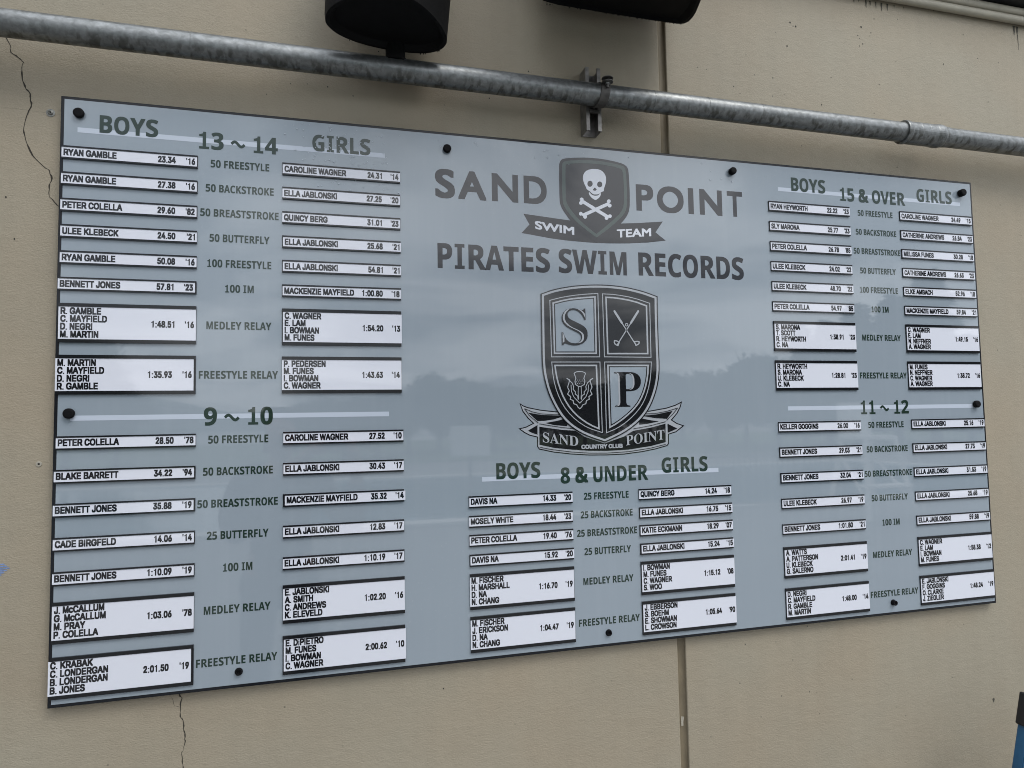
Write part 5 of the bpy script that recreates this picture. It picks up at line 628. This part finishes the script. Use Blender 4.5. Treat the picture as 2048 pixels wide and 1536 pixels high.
for z0, nm in ((.0165, 'ear'), (.0255, 'ear')):
    bm = bmesh.new(); add_lathe(bm, [(0, .0142), (.0022, .0142)], (ex, ey, z0), (0, 0, 1), 20); bm_to(nm, bm, M['clamp'], cl, bevel=.0004)
bm = bmesh.new(); add_tube(bm, (ex, ey, .004), (ex, ey, .0325), .0032); bm_to('bolt', bm, M['clamp'], cl)
bm = bmesh.new(); add_lathe(bm, [(0, .0055), (.004, .0055)], (ex, ey, .0282), (0, 0, 1), 6); add_lathe(bm, [(0, .0055), (.004, .0055)], (ex, ey, .0120), (0, 0, 1), 6)
bm_to('nut', bm, M['bolt'], cl)
bm = bmesh.new(); add_box(bm, -.012, .014, .024, .030, -.034, -.026); add_box(bm, -.012, .014, .024, .030, .026, .034); bm_to('hook', bm, M['clamp'], cl)

# ================================================================ SPEAKERS
s1 = thing('wall_speaker', 'black tapered speaker standing on a stem over the steel conduit', 'speaker', (.672, -.15, 1.42))
P1 = [(.5394, -.137), (.545, -.118), (.5653, -.0917), (.6082, -.0677), (.6701, -.0545), (.7250, -.0528), (.765, -.0590), (.7936, -.0765), (.8066, -.104), (.8040, -.130), (.7961, -.152), (.775, -.190), (.7463, -.225), (.7209, -.248), (.690, -.262), (.655, -.264), (.615, -.248), (.5728, -.2161), (.550, -.187), (.5421, -.1615)]
def rounded(p):
    for _ in range(2): p = [q for i in range(len(p)) for q in ((p[i][0] * .75 + p[(i + 1) % len(p)][0] * .25, p[i][1] * .75 + p[(i + 1) % len(p)][1] * .25), (p[i][0] * .25 + p[(i + 1) % len(p)][0] * .75, p[i][1] * .25 + p[(i + 1) % len(p)][1] * .75))]
    return p
P1 = rounded([(x - .672, y + .15) for x, y in P1])
bm = bmesh.new(); n = len(P1)
prev = None
for z, sc_, ox in ((.012, .86, 0), (.0, .93, 0), (.0, 1.0, 0), (.012, 1.01, 0), (.10, 1.03, .006), (.20, 1.05, .012), (.30, 1.06, .02), (.34, 1.0, .022), (.345, .9, .022)):
    rg = [bm.verts.new((x * sc_ + ox, y * sc_, z)) for x, y in P1]
    if prev:
        for i in range(n): bm.faces.new((prev[i], prev[(i + 1) % n], rg[(i + 1) % n], rg[i]))
    else: bm.faces.new(rg)
    prev = rg
bm.faces.new(prev); bm_to('cabinet', bm, M['speaker'], s1, smooth=True).modifiers.new('edges', 'EDGE_SPLIT').split_angle = R(50)
bm = bmesh.new(); add_lathe(bm, [(-.028, .026), (-.020, .026), (-.019, .0225), (.013, .0225)], (.0235, .097, 0), (0, 0, 1), 24); bm_to('stem', bm, M['speaker'], s1)
bm = bmesh.new()
for i in range(9):
    k = random.choice([9, 13, 17, 21, 22, 26]); t = random.random(); a, b = P1[k], P1[k + 1]
    add_lathe(bm, [(-.0010, .0002), (0, .0013), (.0022, .0008), (.003, .0002)], (a[0] + (b[0] - a[0]) * t, a[1] + (b[1] - a[1]) * t, 0), (0, 0, -1), 6)
tag(bm_to('edge_drips', bm, M['speaker'], s1), kind='stuff')
s2 = thing('wall_speaker', 'black box speaker with wet lower edge beside the wall joint, front deepened for shade', 'speaker', (1.25, -.18, 1.596))
P2 = [(1.028, -.10), (1.036, -.072), (1.0583, -.054), (1.10, -.047), (1.2062, -.0445), (1.3548, -.0430), (1.435, -.0440), (1.449, -.049), (1.4562, -.0600), (1.4570, -.080), (1.4536, -.1005), (1.4404, -.1469), (1.425, -.30), (1.42, -.55), (1.38, -.72), (1.26, -.76), (1.10, -.72), (1.05, -.55), (1.035, -.22)]  # front drawn out far beyond view so the cabinet shades the wall below
P2 = [(x - 1.25, y + .18) for x, y in P2]
bm = bmesh.new(); n = len(P2); prev = None
for z, sc_ in ((.010, .88), (0, .95), (0, 1.0), (.01, 1.008), (.20, 1.02), (.42, 1.03), (.47, .98)):
    rg = [bm.verts.new((x * sc_, y if y > .1 else y * sc_, z)) for x, y in P2]
    if prev:
        for i in range(n): bm.faces.new((prev[i], prev[(i + 1) % n], rg[(i + 1) % n], rg[i]))
    else: bm.faces.new(rg)
    prev = rg
bm.faces.new(prev); bm_to('cabinet', bm, M['speaker'], s2, bevel=.0015)
box('wall_mount', -.06, .06, .138, .1985, .15, .30, M['speaker'], s2)
bm = bmesh.new()
for i in range(46):
    t = random.random() ** .6; x = -.19 + t * .385; y = .1355 + (0 if x < .18 else -.003)
    L = random.uniform(.0012, .0034)
    add_lathe(bm, [(-.0012, .0004), (0, L * .55), (L * .7, L * .5), (L, L * .15)], (x, y, 0), (0, 0, -1), 7)
tag(bm_to('edge_drips', bm, M['speaker'], s2), kind='stuff')

# ================================================================ SMALL FIXINGS ON THE BARE WALL
t_ = thing('wall_screw', 'screw with grey washer in the wall near the board corner', 'screw', (-.0255, YW, 1.2316))
bm = bmesh.new(); add_lathe(bm, [(0, .0085), (.0012, .0085), (.0014, .0050)], (0, 0, 0), (0, -1, 0), 20); bm_to('washer', bm, M['screw'], t_)
bm = bmesh.new(); add_lathe(bm, [(.001, .0055), (.003, .0050), (.0042, .0030), (.0030, .0028), (.0030, .0001)], (0, 0, 0), (0, -1, 0), 16); bm_to('screw_head', bm, M['screw'], t_)
bm = bmesh.new(); add_lathe(bm, [(0, .0016), (.0044, .0016)], (.0002, 0, 0), (0, -1, 0), 6); bm_to('socket', bm, M['pit'], t_)
t_ = thing('wall_plug', 'small cream plastic plug set in the wall beside the board edge', 'wall plug', (-.0317, YW, .4877))
bm = bmesh.new(); add_lathe(bm, [(0, .0058), (.0016, .0054), (.0018, .0024), (.0006, .0022), (.0006, .0001)], (0, 0, 0), (0, -1, 0), 18); bm_to('collar', bm, M['plug'], t_)
bm = bmesh.new(); add_lathe(bm, [(0, .0020), (.0016, .0020)], (0, 0, 0), (0, -1, 0), 10); bm_to('hole', bm, M['pit'], t_)

# ================================================================ BLUE STEP LADDER
lad = thing('step_ladder', 'blue fibreglass step ladder with black rail caps and a white number', 'ladder', (2.45, -.22, GZ))
def ladder_rail(sx, y0, y1, name):
    """rail from the ground to the cap; sx=-1 near rail, +1 far rail"""
    top = Vector((2.500 + sx * .170, y0, -.186)); bot = Vector((2.500 + sx * (.170 + .2365), y1, GZ + .03))
    d = (bot - top).normalized(); side = Vector((1, 0, 0)); side = (side - d * side.dot(d)).normalized(); nrm = d.cross(side)
    if nrm.y > 0: nrm = -nrm
    return top, bot, d, side, nrm
for sx in (-1, 1):
    top, bot, d, side, nrm = ladder_rail(sx, -.20, -.205, 'rail')
    def hexa(a, b, w0, w1, t0, t1, name, m, bev=.002):
        bm = bmesh.new(); v = []
        for p in (a, b):
            for i, j in ((w0, t0), (w1, t0), (w1, t1), (w0, t1)): v.append(bm.verts.new(p + side * i + nrm * j - lad.location))
        for f in ((0, 1, 2, 3), (4, 5, 6, 7), (0, 1, 5, 4), (1, 2, 6, 5), (2, 3, 7, 6), (3, 0, 4, 7)): bm.faces.new([v[i] for i in f])
        return bm_to(name, bm, m, lad, bevel=bev)
    r_ = hexa(top + d * .004, bot, -.0365, .0365, 0, .003, 'rail', M['bluefibre'])
    r_2 = hexa(top + d * .004, bot, -.0365, -.0325, -.026, -.0002, 'rail_flange', M['bluefibre']); r_2.parent = r_
    r_3 = hexa(top + d * .004, bot, .0325, .0365, -.026, -.0002, 'rail_flange', M['bluefibre']); r_3.parent = r_
    hexa(top - d * .004, top + d * .078, -.042, .042, -.030, .0065, 'rail_cap', M['rubber'], .004)
    hexa(bot - d * .03, bot + d * .028, -.041, .041, -.030, .0065, 'foot', M['rubber'], .004)
    if sx < 0:
        gx = top + d * .1135 + nrm * .0036 - lad.location
        me_o = lettering('number', 'H', '3', 0, 0, .024, M['whitewood'], 0, lad, xs=.024)
        me_o.location = gx - side * .0085 - Vector((0, 0, .012)); me_o.rotation_euler = (R(5), R(10), 0)
for z, hw2 in ((-.50, .23), (-.78, .31)):
    yy = -.203
    box('step', -hw2 + .05, hw2 + .05, yy + .22 - .002, yy + .22 + .075, z - GZ - .012, z - GZ + .012, M['alu'], lad, bevel=.003)
for sx in (-1, 1):
    bm = bmesh.new(); add_tube(bm, (sx * .09 + .042, .045, .78), (sx * .24 + .042, .20, .01), .014); bm_to('rear_leg', bm, M['alu'], lad)

# ================================================================ WHAT THE BOARD REFLECTS: THE POOL SIDE BEHIND THE CAMERA
def far(rx, rz, T_):      # point seen mirrored in the board along (rx, rz) at a mirrored distance T_
    return Vector((.5605 + rx * T_, 1.56 - T_, .553 + rz * T_))
coping = thing('swimming_pool', 'outdoor swimming pool with pale coping across the deck', 'pool', (6, -14, GZ))
for a in ((-13, 13, 4.6, 5.0), (-13, 13, -5.0, -4.6), (-13, -12.6, -4.6, 4.6), (12.6, 13, -4.6, 4.6)):
    box('coping', a[0], a[1], a[2], a[3], .004, .06, M['coping'], coping)
wtr = box('pool_water', -12.6 + 6, 12.6 + 6, -4.6 - 14, 4.6 - 14, GZ + .001, GZ + .02, M['water']); tag(wtr, kind='structure')
lk = box('lake', -300, 40, -420, -70, GZ + .01, GZ + .05, M['lake']); tag(lk, kind='structure')
lw = box('lawn', -60, 160, -70, -27, GZ + .01, GZ + .05, M['lawn']); tag(lw, kind='structure')
bm = bmesh.new(); prev = None
for i in range(61):
    x = -500 + i * 16; h = 10 + 9 * math.sin(i * .31) + 5 * math.sin(i * .83 + 1)
    h = max(4, h)
    q = [bm.verts.new(p) for p in ((x, -430, GZ), (x, -445, GZ + h * .7), (x, -470, GZ + h), (x, -520, GZ))]
    if prev:
        for k in range(3): bm.faces.new((prev[k], prev[k + 1], q[k + 1], q[k]))
    prev = q
tag(bm_to('hills', bm, M['hill'], smooth=True), kind='structure')
def leaf_mass(name, mesh_seed, conifer, h, r, m, count=2600):
    rd = random.Random(mesh_seed); vs, fs = [], []
    for i in range(count):
        if conifer:
            t = rd.random() ** .7; z = h * (.12 + .88 * (1 - t)); tier = .72 + .28 * math.sin(z / h * 46 + rd.random() * .6)
            a = rd.random() * 2 * math.pi; lob = .75 + .25 * math.sin(a * 5 + z * 2.1)
            rr = r * (1.02 - z / h) ** .72 * tier * lob * (rd.random() ** .4) + .05
            p = Vector((rr * math.cos(a), rr * math.sin(a), z - rr * .12)); s_ = .20 + .14 * rd.random()
            u = Vector((math.cos(a), math.sin(a), -.25 + rd.uniform(-.2, .35))).normalized() * s_ * 1.9; w = Vector((-math.sin(a), math.cos(a), rd.uniform(-.5, .5))) * s_ * .5
        else:
            k = rd.randrange(11); kr = random.Random(mesh_seed * 31 + k)
            c = Vector((kr.uniform(-.62, .62) * r, kr.uniform(-.62, .62) * r, h * kr.uniform(.38, .84)))
            d = Vector((rd.gauss(0, 1), rd.gauss(0, 1), rd.gauss(0, .85))).normalized() * (rd.random() ** .4 * 1.0 + (.35 * rd.random() if rd.random() < .22 else 0)) * r * kr.uniform(.30, .55)
            p = c + d; p.z = max(p.z, h * .12); s_ = .10 + .13 * rd.random()
            u = Vector((rd.gauss(0, 1), rd.gauss(0, 1), rd.gauss(.3, 1))).normalized() * s_; w = u.orthogonal().normalized() * s_ * .8
            if rd.random() < .12:      # twigs standing out of the crown
                p = p + d.normalized() * r * rd.uniform(.0, .16); u = (d.normalized() + Vector((0, 0, .8))).normalized() * s_ * 2.2; w = u.orthogonal().normalized() * s_ * .22
        b = len(vs); vs += [tuple(p - u - w), tuple(p + u - w * .3), tuple(p + u * .7 + w), tuple(p - u * .4 + w)]; fs.append((b, b + 1, b + 2, b + 3))
    me = bpy.data.meshes.new(name); me.from_pydata(vs, [], fs); me.materials.append(m); return me
def trunk_mesh(h, r, limbs):
    bm = bmesh.new(); add_lathe(bm, [(0, r * 1.4), (h * .1, r), (h * .5, r * .7), (h * .9, r * .2)], (0, 0, 0), (0, 0, 1), 9)
    rd = random.Random(int(h * 100))
    for i in range(limbs):
        a = rd.random() * 6.28; z = h * rd.uniform(.25, .7); L = h * rd.uniform(.15, .3)
        add_tube(bm, (0, 0, z), (math.cos(a) * L, math.sin(a) * L, z + L * .7), r * .35, r * .1, 6)
    me = bpy.data.meshes.new('trunk'); bm.to_mesh(me); bm.free(); me.materials.append(M['bark']); return me
KIND = {}
for kk in (0, 1, 2): KIND['b%d' % kk] = (leaf_mass('crown', 11 + kk, False, 6.0, 2.7, M['leaf'], 5200), trunk_mesh(6.0, .16, 7))
for kk in (0, 1): KIND['c%d' % kk] = (leaf_mass('crown', 41 + kk, True, 9.0, 2.6, M['needle'], 5200), trunk_mesh(9.0, .2, 0))
def plant(kind, rx, rz, T_, wsc, label, name):
    p = far(rx, rz, T_); base = 6.0 if kind[0] == 'b' else 9.0; s_ = (p.z - GZ) / base
    t = thing(name, label, 'tree', (p.x, p.y, GZ), 'trees beyond the pool')
    t.scale = (s_ * wsc, s_ * wsc, s_); t.rotation_euler = (0, 0, random.uniform(0, 6.28))
    for nm, me in zip(('crown', 'trunk'), KIND[kind]):
        o = bpy.data.objects.new(nm, me); COL.objects.link(o); o.parent = t
BROAD = [(-.345, .125, 27, .9, 'dense'), (-.285, .075, 31, .8, 'low'), (.012, .045, 30, 1.5, 'spreading'), (.060, .040, 34, 1.5, 'rounded'), (.105, .060, 38, 1.1, 'bushy'), (.150, .078, 40, 1.0, 'open crowned'), (.190, .066, 42, 1.1, 'pale'), (.235, .062, 39, 1.2, 'squat'),
         (.285, .060, 41, 1.2, 'wide'), (.335, .060, 38, 1.2, 'twiggy'), (.385, .062, 40, 1.2, 'leaning'), (.440, .074, 42, 1.1, 'even'), (.500, .082, 44, 1.1, 'feathery'), (.560, .082, 40, 1.1, 'broad'), (.620, .084, 38, 1.1, 'tall'), (.680, .096, 36, 1.0, 'ragged'), (.745, .118, 34, 1.0, 'heavy'), (1.30, .12, 36, 1.2, 'dark')]
for i, (rx, rz, T_, ws, adj) in enumerate(BROAD):
    plant('b%d' % (i % 3), rx, rz, T_, ws, adj + ' broadleaf tree at the edge of the lawn beyond the pool', 'broadleaf_tree')
for i, (rx, rz, T_, ws, adj) in enumerate([(.800, .165, 30, 1.0, 'slender'), (.850, .175, 33, 1.15, 'bent'), (.915, .205, 31, 1.25, 'thick'), (1.000, .225, 34, 1.2, 'spreading'), (1.085, .272, 30, 1.15, 'tallest'), (1.17, .155, 32, 1.3, 'short'), (1.24, .14, 29, 1.1, 'grey green')]):
    plant('c%d' % (i % 2), rx, rz, T_, ws, adj + ' dark conifer standing in the row beyond the pool', 'conifer_tree')
# iron fence, sign and guard chair
f0, f1 = far(.60, 0, 10.5), far(.86, 0, 10.2)
fn = thing('iron_fence', 'dark iron railing fence standing on the pool deck', 'fence', (f0.x, f0.y, GZ))
dv = Vector((f1.x - f0.x, f1.y - f0.y, 0)); Lf = dv.length; dv.normalize()
nb = 24
for zz in (.12, .95, 1.1):
    bm = bmesh.new(); add_tube(bm, Vector((0, 0, zz - .0)), dv * Lf + Vector((0, 0, zz)), .02, seg=6); bm_to('rail', bm, M['iron'], fn)
bm = bmesh.new(); add_tube(bm, (0, 0, .1), (0, 0, 1.1), .012, seg=6); mb_ = bpy.data.meshes.new('baluster'); bm.to_mesh(mb_); bm.free(); mb_.materials.append(M['iron'])
for k in range(nb + 1):
    o = bpy.data.objects.new('baluster', mb_); COL.objects.link(o); o.parent = fn; o.location = dv * (Lf * k / nb)
p = far(.198, -.025, 14)
sg = thing('deck_sign', 'plain white notice panel on a post beside the pool', 'sign', (p.x, p.y, GZ))
box('panel', -.42, .42, -.02, .02, p.z - GZ - .32, p.z - GZ + .32, M['whitewood'], sg); box('post', -.04, .04, -.06, -.022, 0, p.z - GZ + .3, M['iron'], sg)
p = far(.93, -.14, 9)
gc = thing('guard_chair', 'tall white wooden lifeguard chair at the pool edge', 'chair', (p.x, p.y, GZ))
for sx in (-1, 1):
    for sy in (-1, 1):
        bm = bmesh.new(); add_tube(bm, (sx * .45, sy * .45, 0), (sx * .28, sy * .25, 1.25), .04, seg=8); bm_to('leg', bm, M['whitewood'], gc)
    bm = bmesh.new(); add_tube(bm, (sx * .42, .40, .25), (sx * .31, -.28, 1.0), .025, seg=8); bm_to('brace', bm, M['whitewood'], gc)
box('seat', -.32, .32, -.28, .28, 1.25, 1.30, M['whitewood'], gc); box('backrest', -.32, .32, -.30, -.26, 1.30, 1.85, M['whitewood'], gc)
box('footboard', -.40, .40, .20, .45, .50, .54, M['whitewood'], gc)

added_shade_tree = thing('broadleaf_tree', 'large spreading broadleaf tree added unseen to shade the left end of the concrete wall', 'tree', (-4.9, -3.6, GZ)); added_shade_tree.scale = (1.25, 1.0, 1.35)  # added out of view, only to block sky light from the wall's left end
for nm, me in zip(('crown', 'trunk'), KIND['b1']):
    o = bpy.data.objects.new(nm, me); COL.objects.link(o); o.parent = added_shade_tree

# ---------------------------------------------------------------- the photographer, seen only as a faint reflection
def skinned(name, pts, edges, m, parent, root=0, sub=2):
    """pts: (x, y, z, rx, rz)"""
    me = bpy.data.meshes.new(name); me.from_pydata([p[:3] for p in pts], edges, []); me.materials.append(m)
    o = bpy.data.objects.new(name, me); COL.objects.link(o); o.parent = parent
    me.update()
    sk_ = o.modifiers.new('skin', 'SKIN')
    for i, v in enumerate(me.skin_vertices[0].data):
        v.radius = (pts[i][3], pts[i][4] if len(pts[i]) > 4 else pts[i][3]); v.use_root = i == root
    s_ = o.modifiers.new('sub', 'SUBSURF'); s_.levels = s_.render_levels = sub
    for f in me.polygons: f.use_smooth = True
    return o
PX, PY = .29, -2.02
ps = thing('person', 'person in dark jacket and trousers holding up a phone with both hands', 'person', (PX, PY, GZ))
hz = 1.0  # local z measured from the ground
hx, hy, hzz = .2705, .365, 1.575
body = [(0, 0, .93, .13, .10), (0, 0, 1.10, .125, .10), (0, 0, 1.28, .15, .11), (0, .0, 1.37, .13, .09), (0, .01, 1.43, .055), (0, .02, 1.50, .062), (0, .035, 1.56, .082, .092), (0, .03, 1.63, .078, .085), (0, .02, 1.67, .04),
        (-.17, 0, 1.355, .060), (-.235, .02, 1.17, .048), (-.19, .12, 1.03, .042), (.10, .30, 1.42, .030), (.185, .372, 1.515, .026),
        (.17, 0, 1.355, .060), (.27, .05, 1.17, .048), (.36, .17, 1.10, .042), (.365, .31, 1.40, .030), (.345, .372, 1.505, .026),
        (-.09, 0, .86, .092), (-.11, .02, .48, .062), (-.12, -.01, .10, .045), (-.125, .10, .045, .04), (.09, 0, .86, .092), (.11, .02, .48, .062), (.12, -.01, .10, .045), (.125, .10, .045, .04)]
be = [(0, 1), (1, 2), (2, 3), (3, 4), (4, 5), (5, 6), (6, 7), (7, 8), (3, 9), (9, 10), (10, 11), (11, 12), (12, 13), (3, 14), (14, 15), (15, 16), (16, 17), (17, 18), (0, 19), (19, 20), (20, 21), (21, 22), (0, 23), (23, 24), (24, 25), (25, 26)]
body[12] = (-.02, .30, 1.36, .030); body[11] = (-.20, .14, 1.08, .042)
body[12] = (.10, .30, 1.44, .030)
skinned('body', body, be, M['skin'], ps)
jk = [(0, 0, .80, .17, .13), (0, 0, .95, .165, .125), (0, 0, 1.12, .155, .12), (0, 0, 1.28, .175, .13), (0, 0, 1.38, .14, .10), (-.175, 0, 1.36, .075), (-.24, .02, 1.17, .064), (-.20, .14, 1.08, .058), (.06, .27, 1.39, .044), (.175, 0, 1.36, .075), (.275, .05, 1.17, .064), (.36, .17, 1.10, .058), (.365, .29, 1.36, .044), (0, .005, 1.45, .075)]
skinned('jacket', jk, [(0, 1), (1, 2), (2, 3), (3, 4), (4, 5), (5, 6), (6, 7), (7, 8), (4, 9), (9, 10), (10, 11), (11, 12), (4, 13)], M['jacket'], ps)
tr = [(0, 0, .88, .15, .12), (-.095, 0, .80, .105), (-.115, .02, .48, .080), (-.12, -.01, .12, .062), (.095, 0, .80, .105), (.115, .02, .48, .080), (.12, -.01, .12, .062)]
skinned('trousers', tr, [(0, 1), (1, 2), (2, 3), (0, 4), (4, 5), (5, 6)], M['trousers'], ps)
skinned('hair', [(0, -.02, 1.60, .088, .095), (0, -.005, 1.66, .082, .088), (0, -.055, 1.52, .062)], [(0, 1), (0, 2)], M['hair'], ps)
skinned('nose', [(0, .115, 1.585, .012), (0, .135, 1.56, .014)], [(0, 1)], M['skin'], ps, sub=1)
for sx in (-1, 1):
    skinned('shoe', [(sx * .12, -.05, .05, .05, .045), (sx * .125, .05, .045, .05, .04), (sx * .13, .16, .035, .045, .03)], [(0, 1), (1, 2)], M['shoe'], ps)
    # hands: palm, four fingers round the phone and a thumb
    hx_ = .185 if sx < 0 else .355
    for k in range(4):
        z = 1.515 + (k - 1.5) * .019
        skinned('finger', [(hx_, .372, z - .004, .010), (hx_ + sx * -.004, .395, z, .009), (hx_ + sx * -.022, .412, z + .002, .008), (hx_ + sx * -.040 + k * .001, .414, z + .003, .0075)], [(0, 1), (1, 2), (2, 3)], M['skin'], ps, sub=1)
    skinned('thumb', [(hx_, .365, 1.49, .012), (hx_ - sx * .012, .366, 1.515, .0105), (hx_ - sx * .030, .372, 1.535, .009)], [(0, 1), (1, 2)], M['skin'], ps, sub=1)
ph = thing('phone', 'black phone held sideways in front of the photographer', 'phone', (.5605, -1.592, .553))
box('phone_body', -.074, .074, -.0045, .0045, -.036, .036, M['phone'], ph, bevel=.003)

bpy.context.view_layer.update()
